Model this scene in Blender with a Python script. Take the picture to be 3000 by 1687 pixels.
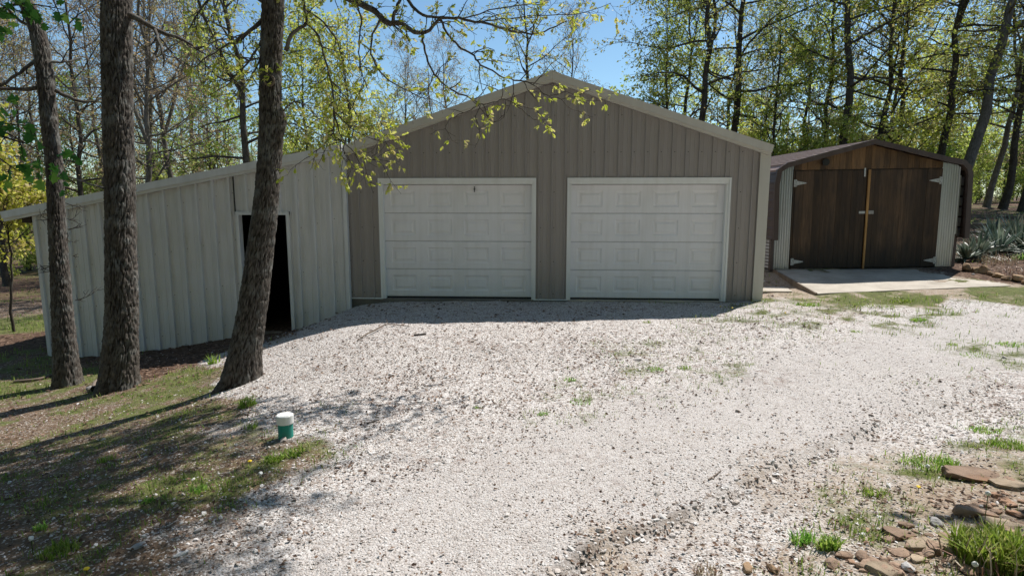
import bpy, math, numpy as np
from mathutils import Vector, Matrix
for o in list(bpy.data.objects): bpy.data.objects.remove(o)
S = bpy.context.scene
COL = S.collection
# ---------------------------------------------------------------- camera
FPX, PITCH, YAW = 1761.9, 0.14615, -0.05295
CAM = np.array([2.4192, -10.6749, 1.8754])
cd = bpy.data.cameras.new('camera'); cam = bpy.data.objects.new('camera', cd); COL.objects.link(cam)
cam.location = CAM; cam.rotation_euler = (math.pi/2-PITCH, 0, -YAW)
cd.sensor_width = 36; cd.lens = FPX/3000*36; cd.clip_start = .05; cd.clip_end = 1500
S.camera = cam
# ---------------------------------------------------------------- sky and sun
SUN = Vector((.44, .48, 1.0)).normalized()
w = bpy.data.worlds.new('World'); S.world = w; w.use_nodes = True
nt = w.node_tree; bg = nt.nodes['Background']
sky = nt.nodes.new('ShaderNodeTexSky'); sky.sky_type = 'NISHITA'; sky.sun_disc = False
sky.sun_elevation = math.asin(SUN.z); sky.sun_rotation = math.atan2(SUN.x, SUN.y)
sky.altitude = 300; sky.air_density = 1.0; sky.dust_density = .35; sky.ozone_density = 2.2
tn = nt.nodes.new('ShaderNodeMix'); tn.data_type = 'RGBA'; tn.blend_type = 'MULTIPLY'; tn.inputs[0].default_value = 1; tn.inputs[7].default_value = (.88, 1.03, 1.03, 1)
nt.links.new(sky.outputs[0], tn.inputs[6]); nt.links.new(tn.outputs[2], bg.inputs[0]); bg.inputs[1].default_value = .095
ld = bpy.data.lights.new('sun', 'SUN'); ld.energy = 5.0; ld.angle = math.radians(.5); ld.color = (1, .965, .915)
sun = bpy.data.objects.new('sun', ld); COL.objects.link(sun)
sun.rotation_euler = (-SUN).to_track_quat('-Z', 'Y').to_euler(); sun.location = (10, 10, 30)
S.view_settings.view_transform = 'Standard'; S.view_settings.look = 'None'
S.view_settings.exposure = .47; S.view_settings.gamma = 1; S.view_settings.use_curve_mapping = False
S.render.engine = 'CYCLES'
S.cycles.adaptive_threshold = .02; S.cycles.max_bounces = 5; S.cycles.diffuse_bounces = 3; S.cycles.glossy_bounces = 2; S.cycles.transparent_max_bounces = 4; S.cycles.transmission_bounces = 4
S.cycles.use_denoising = True

# ---------------------------------------------------------------- helpers
rng0 = np.random.default_rng(11)
_fw = np.array([math.sin(YAW)*math.cos(PITCH), math.cos(YAW)*math.cos(PITCH), -math.sin(PITCH)])
_rt = np.array([math.cos(YAW), -math.sin(YAW), 0.]); _up = np.cross(_rt, _fw)
def ray(px, py): return _fw+_rt*(px-1500)/FPX-_up*(py-843.5)/FPX
def at(px, py, d): return CAM+d*ray(px, py)          # point of the photograph at distance d along the view axis
def nrm(v): return v/(np.linalg.norm(v, axis=-1, keepdims=True)+1e-12)

def _hash(ix, iy, s):
    n = (ix*374761393+iy*668265263+s*1442695041) & 0xffffffff
    n = ((n ^ (n >> 13))*1274126177) & 0xffffffff
    return ((n ^ (n >> 16)) & 0xffff)/65535.
def vnoise(x, y, s=0):
    x = np.asarray(x, float); y = np.asarray(y, float)
    ix = np.floor(x).astype(np.int64); iy = np.floor(y).astype(np.int64); fx = x-ix; fy = y-iy
    fx = fx*fx*(3-2*fx); fy = fy*fy*(3-2*fy)
    a = _hash(ix, iy, s); b = _hash(ix+1, iy, s); c = _hash(ix, iy+1, s); d = _hash(ix+1, iy+1, s)
    return (a*(1-fx)+b*fx)*(1-fy)+(c*(1-fx)+d*fx)*fy
def fbm(x, y, s=0, o=3):
    t = 0; a = .5; k = 1.
    for i in range(o): t = t+a*vnoise(x*k, y*k, s+i); a *= .5; k *= 2.03
    return t/(1-.5**o)

def mesh_np(name, V, F, mats, smooth=False, mi=None, attrs=None):
    """V (n,3); F list of int arrays (m,k)"""
    me = bpy.data.meshes.new(name)
    V = np.asarray(V, np.float32); F = [np.asarray(f, np.int32) for f in F if len(f)]
    me.vertices.add(len(V)); me.vertices.foreach_set('co', V.ravel())
    loops = np.concatenate([f.ravel() for f in F]); tot = np.concatenate([np.full(len(f), f.shape[1], np.int32) for f in F])
    st = np.concatenate([[0], np.cumsum(tot)[:-1]]).astype(np.int32)
    me.loops.add(len(loops)); me.loops.foreach_set('vertex_index', loops)
    me.polygons.add(len(tot)); me.polygons.foreach_set('loop_start', st); me.polygons.foreach_set('loop_total', tot)
    if mi is not None: me.polygons.foreach_set('material_index', np.asarray(mi, np.int32))
    me.polygons.foreach_set('use_smooth', np.full(len(tot), bool(smooth)) if np.isscalar(smooth) else np.asarray(smooth, bool))
    for m in (mats if isinstance(mats, (list, tuple)) else [mats]): me.materials.append(m)
    for k, (dom, arr) in (attrs or {}).items():
        a = me.attributes.new(k, 'FLOAT', dom); a.data.foreach_set('value', np.asarray(arr, np.float32).ravel())
    me.update(calc_edges=True); me.validate()
    return me
def link(name, me, parent=None, loc=None):
    o = bpy.data.objects.new(name, me); COL.objects.link(o)
    if parent: o.parent = parent
    if loc is not None: o.location = loc
    return o
def tag(o, label=None, cat=None, group=None, kind=None):
    if label: o['label'] = label
    if cat: o['category'] = cat
    if group: o['group'] = group
    if kind: o['kind'] = kind
    return o
def empty(name, loc=(0, 0, 0), rz=0):
    o = bpy.data.objects.new(name, None); COL.objects.link(o); o.location = loc; o.rotation_euler = (0, 0, rz); o.empty_display_size = .2
    return o
class MB:
    def __init__(s): s.v = []; s.f = []
    def add(s, V, F):
        b = len(s.v); s.v += [tuple(map(float, p)) for p in V]; s.f += [tuple(i+b for i in f) for f in F]; return s
    def box(s, x0, x1, y0, y1, z0, z1):
        return s.add([(x0, y0, z0), (x1, y0, z0), (x1, y1, z0), (x0, y1, z0), (x0, y0, z1), (x1, y0, z1), (x1, y1, z1), (x0, y1, z1)],
                     [(0, 3, 2, 1), (4, 5, 6, 7), (0, 1, 5, 4), (1, 2, 6, 5), (2, 3, 7, 6), (3, 0, 4, 7)])
    def prism(s, poly, y0, y1):                      # polygon in x,z extruded along y
        n = len(poly); V = [(x, y0, z) for x, z in poly]+[(x, y1, z) for x, z in poly]
        F = [tuple(range(n)), tuple(range(2*n-1, n-1, -1))]+[(i, i+n, (i+1) % n+n, (i+1) % n) for i in range(n)]
        return s.add(V, F)
    def cyl(s, c, r, h, n=24, axis=2, r2=None):
        r2 = r if r2 is None else r2; V = []
        for k, (rr, t) in enumerate(((r, 0), (r2, h))):
            for i in range(n):
                a = 2*math.pi*i/n; p = [rr*math.cos(a), rr*math.sin(a), t]
                if axis == 1: p = [p[0], p[2], p[1]]
                V.append((c[0]+p[0], c[1]+p[1], c[2]+p[2]))
        F = [tuple(range(n-1, -1, -1)), tuple(range(n, 2*n))]+[(i, (i+1) % n, (i+1) % n+n, i+n) for i in range(n)]
        return s.add(V, F)
    def build(s, name, mat, parent=None, loc=None, bevel=0, smooth=False):
        me = bpy.data.meshes.new(name); me.from_pydata(s.v, [], s.f); me.materials.append(mat)
        import bmesh
        bm = bmesh.new(); bm.from_mesh(me); bmesh.ops.recalc_face_normals(bm, faces=bm.faces)
        if bevel: bmesh.ops.bevel(bm, geom=list(bm.edges), offset=bevel, segments=1, affect='EDGES', clamp_overlap=True)
        bm.to_mesh(me); bm.free()
        if smooth:
            for p in me.polygons: p.use_smooth = True
        return link(name, me, parent, loc)
def tubes(PL, RL, k):
    """batched tubes: lists of (n,3) points and (n,) radii with k sides"""
    Vs, Fs, b = [], [], 0
    by = {}
    for P, R in zip(PL, RL): by.setdefault(len(P), []).append((P, R))
    for n, L in by.items():
        P = np.array([l[0] for l in L]); R = np.array([l[1] for l in L]); B = len(L)
        T = nrm(np.gradient(P, axis=1)); m = nrm(P[:, -1]-P[:, 0])
        ref = np.where(np.abs(m[:, 2:3]) > .8, np.array([[1., 0, 0]]), np.array([[0, 0, 1.]]))[:, None, :]
        U = nrm(np.cross(T, np.broadcast_to(ref, T.shape))); W = np.cross(T, U)
        a = np.arange(k)*2*np.pi/k
        V = P[:, :, None, :]+R[:, :, None, None]*(np.cos(a)[None, None, :, None]*U[:, :, None, :]+np.sin(a)[None, None, :, None]*W[:, :, None, :])
        idx = b+np.arange(B*n*k).reshape(B, n, k); nx = np.roll(idx, -1, axis=2)
        F = np.stack([idx[:, :-1], nx[:, :-1], nx[:, 1:], idx[:, 1:]], -1).reshape(-1, 4)
        Vs.append(V.reshape(-1, 3)); Fs.append(F); b += B*n*k
    if not Vs: return np.zeros((0, 3)), np.zeros((0, 4), int)
    return np.concatenate(Vs), np.concatenate(Fs)

# ---------------------------------------------------------------- materials
def mat(name):
    m = bpy.data.materials.new(name); m.use_nodes = True
    return m, m.node_tree, m.node_tree.nodes['Principled BSDF']
def nd(t, typ, **kw):
    n = t.nodes.new(typ)
    for k, v in kw.items():
        if k.startswith('i_'):
            key = k[2:]; n.inputs[int(key) if key.isdigit() else key].default_value = v
        else: setattr(n, k, v)
    return n
def mixc(t, f, a, b, mode='MIX'):
    n = t.nodes.new('ShaderNodeMix'); n.data_type = 'RGBA'; n.blend_type = mode
    for i, v in ((0, f), (6, a), (7, b)):
        if hasattr(v, 'is_linked'): t.links.new(v, n.inputs[i])
        elif v is not None: n.inputs[i].default_value = (*v, 1) if (i > 0 and len(v) == 3) else v
    return n.outputs[2]
def ramp(t, f, stops):
    n = t.nodes.new('ShaderNodeValToRGB'); e = n.color_ramp.elements
    while len(e) < len(stops): e.new(.5)
    for i, (p, c) in enumerate(stops):
        e[i].position = p; e[i].color = (*c, 1) if not np.isscalar(c) else (c, c, c, 1)
    t.links.new(f, n.inputs[0]); return n.outputs[0]
def math_(t, op, a, b=None, clamp=False):
    n = t.nodes.new('ShaderNodeMath'); n.operation = op; n.use_clamp = clamp
    for i, v in ((0, a), (1, b)):
        if hasattr(v, 'is_linked'): t.links.new(v, n.inputs[i])
        elif v is not None: n.inputs[i].default_value = v
    return n.outputs[0]
def noise(t, vec, scale, detail=4, rough=.55, dist=0):
    n = nd(t, 'ShaderNodeTexNoise'); n.inputs['Scale'].default_value = scale; n.inputs['Detail'].default_value = detail
    n.inputs['Roughness'].default_value = rough; n.inputs['Distortion'].default_value = dist
    if vec is not None: t.links.new(vec, n.inputs['Vector'])
    return n.outputs['Fac']
def coord(t, scale=(1, 1, 1), out='Object'):
    tc = nd(t, 'ShaderNodeTexCoord'); mp = nd(t, 'ShaderNodeMapping'); mp.inputs['Scale'].default_value = scale
    t.links.new(tc.outputs[out], mp.inputs[0]); return mp.outputs[0]
def bump(t, bsdf, h, strength=.5, dist=.01):
    n = nd(t, 'ShaderNodeBump'); n.inputs['Strength'].default_value = strength; n.inputs['Distance'].default_value = dist
    t.links.new(h, n.inputs['Height']); t.links.new(n.outputs[0], bsdf.inputs['Normal'])
def painted(name, c, rough=.45, dirt=(.35, .33, .28), amt=.25, streak=True, spec=.4, metal=0):
    m, t, b = mat(name); v = coord(t, (1, 1, .12) if streak else (1, 1, 1))
    n1 = noise(t, v, 9, 5); n2 = noise(t, coord(t), 1.3, 4)
    f = math_(t, 'MULTIPLY', ramp(t, n1, [(.42, 0.), (.75, 1.)]), amt)
    f2 = math_(t, 'MULTIPLY', ramp(t, n2, [(.4, 0.), (.8, 1.)]), amt*.7)
    f = math_(t, 'ADD', f, f2, True)
    t.links.new(mixc(t, f, c, tuple(x*y for x, y in zip(c, dirt)) if max(dirt) <= 1 and False else dirt), b.inputs['Base Color'])
    b.inputs['Roughness'].default_value = rough; b.inputs['Specular IOR Level'].default_value = spec; b.inputs['Metallic'].default_value = metal
    bump(t, b, noise(t, coord(t), 2.2, 2), .12, .02)
    return m
def plain(name, c, rough=.6, metal=0, spec=.4):
    m, t, b = mat(name); n = noise(t, coord(t), 25, 4)
    t.links.new(mixc(t, n, tuple(x*.8 for x in c), tuple(min(1, x*1.18) for x in c)), b.inputs['Base Color'])
    b.inputs['Roughness'].default_value = rough; b.inputs['Metallic'].default_value = metal; b.inputs['Specular IOR Level'].default_value = spec
    return m
M = {}
M['taupe'] = painted('taupe_metal', (.305, .278, .262), .42, (.265, .235, .21), .22)
M['tan_trim'] = painted('tan_trim', (.52, .50, .45), .4, (.38, .36, .32), .3)
M['white_trim'] = painted('white_trim', (.76, .775, .77), .42, (.52, .50, .45), .25)
M['door_white'] = painted('door_white', (.80, .795, .82), .4, (.62, .61, .60), .4)
M['lean_white'] = painted('lean_white', (.635, .63, .635), .5, (.42, .42, .38), .4)
M['lean_trim'] = painted('lean_trim', (.64, .65, .66), .5, (.40, .41, .38), .4)
M['dark_rubber'] = plain('dark_rubber', (.02, .02, .02), .8)
M['screw'] = plain('screw', (.05, .045, .04), .6, .2)
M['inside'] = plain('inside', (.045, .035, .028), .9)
M['brown_metal'] = painted('brown_metal', (.062, .040, .035), .45, (.13, .105, .09), .4)
M['brown_roof'] = painted('brown_roof', (.235, .165, .148), .4, (.31, .25, .225), .35, streak=False)
M['hinge'] = plain('hinge', (.47, .48, .47), .5, .3)
M['black'] = plain('black_metal', (.015, .015, .015), .4)
M['cap_white'] = painted('cap_white', (.80, .80, .77), .5, (.52, .47, .40), .5, streak=False)
M['pipe_green'] = painted('pipe_green', (.0, .25, .195), .45, (.06, .16, .12), .5, streak=False)
M['timber'] = None

def concrete(name, c=(.46, .41, .34), c2=(.30, .26, .21)):
    m, t, b = mat(name); v = coord(t)
    f = ramp(t, noise(t, v, 2.2, 6, .6), [(.35, 0.), (.7, 1.)])
    col = mixc(t, f, c, c2)
    sp = ramp(t, noise(t, v, 55, 3), [(.62, 0.), (.7, 1.)])
    col = mixc(t, math_(t, 'MULTIPLY', sp, .55), col, (.16, .13, .10))
    t.links.new(col, b.inputs['Base Color']); b.inputs['Roughness'].default_value = .9
    bump(t, b, noise(t, v, 40, 5), .5, .008); return m
M['concrete'] = concrete('concrete'); M['footing'] = concrete('footing', (.20, .18, .155), (.12, .11, .095))

def galv():
    m, t, b = mat('galvanised'); v = coord(t)
    vo = nd(t, 'ShaderNodeTexVoronoi', i_Scale=160.); t.links.new(v, vo.inputs['Vector'])
    sep = nd(t, 'ShaderNodeSeparateColor'); t.links.new(vo.outputs['Color'], sep.inputs[0])
    col = mixc(t, sep.outputs[0], (.44, .46, .47), (.56, .58, .585))
    col = mixc(t, math_(t, 'MULTIPLY', ramp(t, noise(t, coord(t, (1, 1, .2)), 7, 4), [(.5, 0.), (.8, 1.)]), .5), col, (.36, .34, .29))
    t.links.new(col, b.inputs['Base Color']); b.inputs['Metallic'].default_value = .9; b.inputs['Roughness'].default_value = .3
    return m
M['galv'] = galv()

def wood(name, c1, c2, c3, dark_low=False):
    m, t, b = mat(name); oi = nd(t, 'ShaderNodeObjectInfo')
    tc = nd(t, 'ShaderNodeTexCoord'); mp = nd(t, 'ShaderNodeMapping'); mp.inputs['Scale'].default_value = (14, 14, .8)
    ad = nd(t, 'ShaderNodeVectorMath', operation='ADD'); t.links.new(tc.outputs['Object'], ad.inputs[0])
    cx = nd(t, 'ShaderNodeCombineXYZ'); r10 = math_(t, 'MULTIPLY', oi.outputs['Random'], 37.)
    t.links.new(r10, cx.inputs[0]); t.links.new(r10, cx.inputs[2]); t.links.new(cx.outputs[0], ad.inputs[1]); t.links.new(ad.outputs[0], mp.inputs[0])
    g = noise(t, mp.outputs[0], 3.0, 7, .65, .6)
    col = mixc(t, ramp(t, g, [(.3, 0.), (.7, 1.)]), c1, c2)
    lo = noise(t, coord(t, (2.2, 2.2, .7)), 1.6, 5, .6)
    col = mixc(t, ramp(t, lo, [(.42, 0.), (.72, 1.)]), col, c3)
    val = nd(t, 'ShaderNodeHueSaturation'); t.links.new(col, val.inputs['Color'])
    t.links.new(math_(t, 'ADD', math_(t, 'MULTIPLY', oi.outputs['Random'], .7), .62), val.inputs['Value'])
    sc = ramp(t, noise(t, coord(t, (6, 6, 9)), 3, 6, .7), [(.66, 0.), (.74, 1.)])
    col = mixc(t, math_(t, 'MULTIPLY', sc, .5), val.outputs[0], (.19, .15, .12))
    if dark_low:                                     # boards turn unevenly darker towards their feet
        sz = nd(t, 'ShaderNodeSeparateXYZ'); t.links.new(coord(t), sz.inputs[0])
        k = math_(t, 'ADD', sz.outputs[2], math_(t, 'MULTIPLY', math_(t, 'SUBTRACT', noise(t, coord(t, (4, 4, 1)), 3, 4), .5), .5))
        fl = ramp(t, k, [(.05, .85), (.62, 0.)])
        col = mixc(t, fl, col, (.018, .015, .012))
    t.links.new(col, b.inputs['Base Color']); b.inputs['Roughness'].default_value = .62; b.inputs['Specular IOR Level'].default_value = .3
    bump(t, b, g, .5, .006); return m
M['door_wood'] = wood('door_wood', (.040, .026, .017), (.125, .075, .042), (.036, .026, .02), True)
M['gable_wood'] = wood('gable_wood', (.10, .056, .026), (.24, .135, .06), (.06, .04, .027))
M['batten'] = wood('batten_wood', (.24, .125, .04), (.42, .24, .09), (.16, .09, .04))
M['timber'] = wood('timber_wood', (.13, .10, .075), (.26, .21, .16), (.10, .08, .06))

def bark(name, c1, c2, lich, scale=1., lamt=.5, fis=False):
    m, t, b = mat(name); v = coord(t, (1, 1, .35))
    n1 = noise(t, v, 38*scale, 6, .65); n2 = noise(t, coord(t), 5*scale, 5, .6); n3 = noise(t, coord(t), 1.3, 3)
    col = mixc(t, ramp(t, n1, [(.35, 0.), (.68, 1.)]), c1, c2)
    col = mixc(t, math_(t, 'MULTIPLY', ramp(t, n2, [(.5, 0.), (.62, 1.)]), lamt), col, lich)
    col = mixc(t, math_(t, 'MULTIPLY', ramp(t, n3, [(.5, 0.), (.7, 1.)]), .35), col, tuple(x*.6 for x in c1))
    if fis: col = mixc(t, ramp(t, nd(t, 'ShaderNodeAttribute', attribute_name='ridge').outputs['Fac'], [(.05, .0), (.5, 1.)]), (.026, .021, .017), col)
    t.links.new(col, b.inputs['Base Color']); b.inputs['Roughness'].default_value = .95; b.inputs['Specular IOR Level'].default_value = .12
    bump(t, b, n1, .7, .01); return m
M['bark_oak'] = bark('bark_oak', (.055, .046, .039), (.145, .126, .108), (.21, .213, .196), 1, .5, True)
M['bark_far'] = bark('bark_far', (.040, .034, .028), (.10, .085, .07), (.13, .125, .11), .6, .35)
M['bark_pale'] = bark('bark_pale', (.085, .075, .065), (.19, .17, .15), (.22, .21, .19), .6, .4)
M['twig'] = plain('twig_bark', (.050, .040, .034), .9, spec=.15)
M['twig_pale'] = plain('twig_pale', (.20, .16, .13), .9, spec=.15)
M['dead_twig'] = plain('dead_twig', (.15, .115, .09), .9, spec=.15)

def leaf(name, cols, trans=.55, rough=.5):
    m, t, b = mat(name); at_ = nd(t, 'ShaderNodeAttribute', attribute_name='tint'); oi = nd(t, 'ShaderNodeObjectInfo')
    col = ramp(t, at_.outputs['Fac'], [(i/(len(cols)-1), c) for i, c in enumerate(cols)])
    h = nd(t, 'ShaderNodeHueSaturation'); t.links.new(col, h.inputs['Color'])
    t.links.new(math_(t, 'ADD', math_(t, 'MULTIPLY', oi.outputs['Random'], .05), .475), h.inputs['Hue'])
    t.links.new(math_(t, 'ADD', math_(t, 'MULTIPLY', oi.outputs['Random'], .3), .85), h.inputs['Value'])
    tr = nd(t, 'ShaderNodeBsdfTranslucent'); t.links.new(h.outputs[0], tr.inputs[0]); t.links.new(h.outputs[0], b.inputs['Base Color'])
    b.inputs['Roughness'].default_value = rough; b.inputs['Specular IOR Level'].default_value = .3
    mx = nd(t, 'ShaderNodeMixShader', i_0=trans); t.links.new(b.outputs[0], mx.inputs[1]); t.links.new(tr.outputs[0], mx.inputs[2])
    t.links.new(mx.outputs[0], t.nodes['Material Output'].inputs[0]); return m
M['leaf_yellow'] = leaf('leaf_yellow', [(.34, .40, .04), (.52, .55, .07), (.60, .60, .16), (.48, .38, .14)])
M['leaf_spring'] = leaf('leaf_spring', [(.34, .42, .04), (.50, .55, .07), (.58, .58, .16), (.54, .44, .22)])
M['leaf_olive'] = leaf('leaf_olive', [(.19, .23, .04), (.32, .35, .07), (.44, .45, .12), (.42, .35, .15)])
M['leaf_brown'] = leaf('leaf_brown', [(.28, .24, .09), (.42, .33, .14), (.50, .39, .20), (.36, .36, .12)])
M['leaf_green'] = leaf('leaf_green', [(.17, .25, .035), (.28, .38, .05), (.40, .48, .09), (.48, .52, .14)])
M['leaf_bright'] = leaf('leaf_bright', [(.32, .42, .05), (.48, .56, .09), (.56, .61, .18), (.58, .56, .24)])
M['leaf_maple'] = leaf('leaf_maple', [(.05, .13, .025), (.09, .20, .03), (.15, .30, .05), (.32, .42, .06)])
M['leaf_young'] = leaf('leaf_young', [(.30, .27, .10), (.36, .34, .12), (.28, .30, .07), (.34, .20, .12)], .5)
M['yucca'] = leaf('yucca_leaf', [(.05, .08, .055), (.10, .145, .105), (.17, .215, .165), (.28, .30, .22)], .2, .4)
M['grass'] = leaf('grass_blade', [(.09, .15, .022), (.17, .26, .032), (.26, .34, .055), (.40, .38, .15)], .45)
M['lush'] = leaf('lush_blade', [(.12, .23, .028), (.20, .35, .042), (.30, .44, .065), (.46, .46, .17)], .5)
M['dry'] = leaf('dry_stem', [(.20, .10, .07), (.30, .17, .11), (.42, .34, .24), (.5, .45, .34)], .15)
M['litter'] = leaf('dead_leaf', [(.05, .03, .02), (.105, .062, .038), (.18, .112, .072), (.27, .19, .13)], .15, .8)
M['petal'] = plain('dandelion_petal', (.75, .52, .02), .6)
M['fluff'] = plain('seed_fluff', (.62, .62, .58), .9)

def stone(name, c1, c2, c3, scale=9):
    m, t, b = mat(name); v = coord(t); oi = nd(t, 'ShaderNodeObjectInfo')
    col = mixc(t, ramp(t, noise(t, v, scale, 6, .65), [(.35, 0.), (.65, 1.)]), c1, c2)
    col = mixc(t, math_(t, 'MULTIPLY', ramp(t, noise(t, v, scale*.4, 4), [(.5, 0.), (.7, 1.)]), .8), col, c3)
    h = nd(t, 'ShaderNodeHueSaturation'); t.links.new(col, h.inputs['Color'])
    t.links.new(math_(t, 'ADD', math_(t, 'MULTIPLY', oi.outputs['Random'], .5), .75), h.inputs['Value'])
    t.links.new(h.outputs[0], b.inputs['Base Color']); b.inputs['Roughness'].default_value = .9; b.inputs['Specular IOR Level'].default_value = .2
    bump(t, b, noise(t, v, scale*5, 6, .7), .7, .012); return m
M['flag'] = stone('flagstone', (.31, .215, .155), (.18, .125, .09), (.37, .19, .105), 7)
M['flag_tan'] = stone('flagstone_tan', (.34, .265, .19), (.21, .16, .11), (.19, .16, .11), 7)
M['rock'] = stone('field_rock', (.30, .20, .12), (.19, .12, .07), (.36, .27, .18), 8)
M['grey_stone'] = stone('grey_stone', (.42, .40, .38), (.30, .28, .27), (.5, .46, .42), 9)

def gravel_mat():
    m, t, b = mat('gravel_stone'); oi = nd(t, 'ShaderNodeObjectInfo')
    col = ramp(t, oi.outputs['Random'], [(0, (.09, .07, .06)), (.10, (.20, .15, .125)), (.24, (.39, .33, .285)), (.45, (.515, .475, .45)), (.72, (.59, .565, .55)), (1, (.70, .685, .675))])
    col = mixc(t, math_(t, 'MULTIPLY', noise(t, coord(t), 1.1, 3), .5), col, (.42, .36, .31))
    t.links.new(col, b.inputs['Base Color']); b.inputs['Roughness'].default_value = .85; b.inputs['Specular IOR Level'].default_value = .25
    return m
M['gravel'] = gravel_mat()

# ---------------------------------------------------------------- ground form
CP = np.array([(-7, 0, -1.04), (-6, 0, -1.05), (-5.1, 0, -.93), (-4.5, 0, -.87), (-3.3, 0, -.645), (-2.26, 0, -.515), (-1.3, 0, -.19), (-1.1, 0, -.09), (-.5, 0, .01), (.6, 0, .05), (2.2, 0, .058), (4, 0, .068), (5.6, 0, .08), (6.25, 0, .115),
 (-7, -2, -1.05), (-4.5, -2, -.86), (-3, -2, -.66), (-2, -2, -.46), (-1.2, -2, -.22), (-.5, -2, -.04), (.5, -2, .04), (2.5, -2, .05), (5, -2, .07), (7, -2, .11), (9, -2, .16),
 (-7, -4, -1.0), (-4, -4, -.8), (-2.5, -4, -.58), (-1.5, -4, -.40), (-.6, -4, -.17), (.3, -4, -.02), (2, -4, .03), (5, -4, .05), (8, -4, .08),
 (-4, -6, -.7), (-2, -6, -.42), (-1, -6, -.22), (0, -6, -.05), (.4, -6, -.01), (3, -6, .02), (5.5, -6, .05), (8, -6, .07),
 (-4, -8, -.55), (-1.5, -8, -.2), (-.3, -8, -.06), (2, -8, .02), (4.8, -8, .08), (7, -8, .12), (-5, -12, -.5), (0, -12, 0), (5, -12, .1), (10, -12, .15),
 (7.2, 0, .13), (7.3, 2.4, .30), (9.3, 2.6, .36), (11.5, 2.6, .42), (6.75, 1.2, .10), (6.8, 2.2, .12), (9.3, 0, .17), (11, 0, .2), (13, 5, .62), (14, 8, .85), (18, 6, .8), (20, 0, .4), (25, 20, 1.35), (15, 15, 1.15), (35, 40, 1.7), (10, 30, 1.2), (0, 12, -.2), (7, 8, .45), (9, 9, .6),
 (-7, 5, -1.15), (-9, 3, -1.15), (-10, -3, -1.1), (-12, 8, -1.3), (-15, 15, -1.4), (-25, 30, -1.5), (-40, 60, -1.6), (-10, 60, -.6), (-20, 0, -1.4), (-20, -12, -1.1),
 (60, 80, 1.9), (0, 90, .3), (-60, 90, -1.6), (60, 0, 1), (-60, 0, -1.8), (60, -40, .5), (-60, -40, -1.5), (0, -40, .1)], float)
def _tps(r2): return np.where(r2 > 1e-12, .5*r2*np.log(r2+1e-12), 0)
_n = len(CP); _A = np.zeros((_n+3, _n+3)); _d2 = ((CP[:, None, :2]-CP[None, :, :2])**2).sum(-1)
_A[:_n, :_n] = _tps(_d2)+np.eye(_n)*.02; _A[:_n, _n] = 1; _A[:_n, _n+1:] = CP[:, :2]; _A[_n, :_n] = 1; _A[_n+1:, :_n] = CP[:, :2].T
_w = np.linalg.solve(_A, np.concatenate([CP[:, 2], [0, 0, 0]]))
RUT = None
def gz0(x, y):
    x = np.clip(np.asarray(x, float), -90, 90); y = np.clip(np.asarray(y, float), -45, 110)
    sh = x.shape; x = x.ravel(); y = y.ravel(); out = np.empty_like(x)
    for i in range(0, len(x), 20000):
        a = x[i:i+20000]; c = y[i:i+20000]
        out[i:i+20000] = _tps((a[:, None]-CP[None, :, 0])**2+(c[:, None]-CP[None, :, 1])**2)@_w[:_n]+_w[_n]+_w[_n+1]*a+_w[_n+2]*c
    return out.reshape(sh)
def gpt0(px, py, f):
    d = ray(px, py); t = 1.; 
    for i in range(900):
        p = CAM+d*t
        if p[2] < float(f(p[0], p[1])): break
        t *= 1.008
    lo, hi = t/1.008, t
    for i in range(12):
        m_ = (lo+hi)/2; p = CAM+d*m_
        if p[2] < float(f(p[0], p[1])): hi = m_
        else: lo = m_
    p = CAM+d*hi; return np.array([p[0], p[1], float(f(p[0], p[1]))])
RUT = np.array([gpt0(a, c, gz0)[:2] for a, c in ((1560, 1740), (1660, 1660), (1760, 1590), (1880, 1545), (2000, 1500), (2120, 1440), (2250, 1370), (2400, 1310), (2560, 1240), (2720, 1185), (2900, 1120))])
def gz(x, y):
    x = np.asarray(x, float); y = np.asarray(y, float); z = gz0(x, y)
    near = (np.abs(x-1) < 16) & (np.abs(y+3) < 12)
    z = z+np.where(near, (fbm(x*2.1, y*2.1, 5)-.5)*.035+(fbm(x*8, y*8, 9)-.5)*.014, (fbm(x*.6, y*.6, 5)-.5)*.08)
    d = np.full(x.shape, 9.); sgn = np.ones(x.shape)
    for a, c in zip(RUT[:-1], RUT[1:]):
        ab = c-a; t = np.clip(((x-a[0])*ab[0]+(y-a[1])*ab[1])/(ab@ab), 0, 1)
        d = np.minimum(d, np.hypot(x-a[0]-t*ab[0], y-a[1]-t*ab[1]))
        cr_ = ab[0]*(y-a[1])-ab[1]*(x-a[0]); better = np.hypot(x-a[0]-t*ab[0], y-a[1]-t*ab[1]) <= d+1e-9; sgn = np.where(better, np.sign(cr_), sgn)
    wob = .5+fbm(x*2.2, y*2.2, 31); sd = -sgn*d+(fbm(x*6, y*6, 33)-.5)*.10
    return z-.055*wob*np.clip(sd/.05, 0, 1)*np.exp(-np.maximum(sd, 0)/.5)*(np.hypot(x-CAM[0], y-CAM[1]) < 9)
TRK = np.array([gpt0(a, c, gz0)[:2] for a, c in ((3300, 880), (3000, 960), (2600, 1060), (2200, 1190), (1850, 1320), (1550, 1470), (1300, 1640), (1150, 1800))])
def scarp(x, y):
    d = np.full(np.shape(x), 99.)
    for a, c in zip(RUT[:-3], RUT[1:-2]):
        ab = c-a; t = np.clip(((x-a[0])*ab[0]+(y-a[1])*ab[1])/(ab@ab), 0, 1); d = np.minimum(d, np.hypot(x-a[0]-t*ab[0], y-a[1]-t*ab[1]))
    d = d+(fbm(x*5, y*5, 37)-.5)*.12; return np.clip(1.1-np.abs(d)/.10, 0, 1)*np.clip(fbm(x*2.6, y*2.6, 39)*2.6-.45, 0, 1)*np.clip((7.0-np.hypot(x-CAM[0], y-CAM[1]))/3.0, 0, 1)
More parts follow.
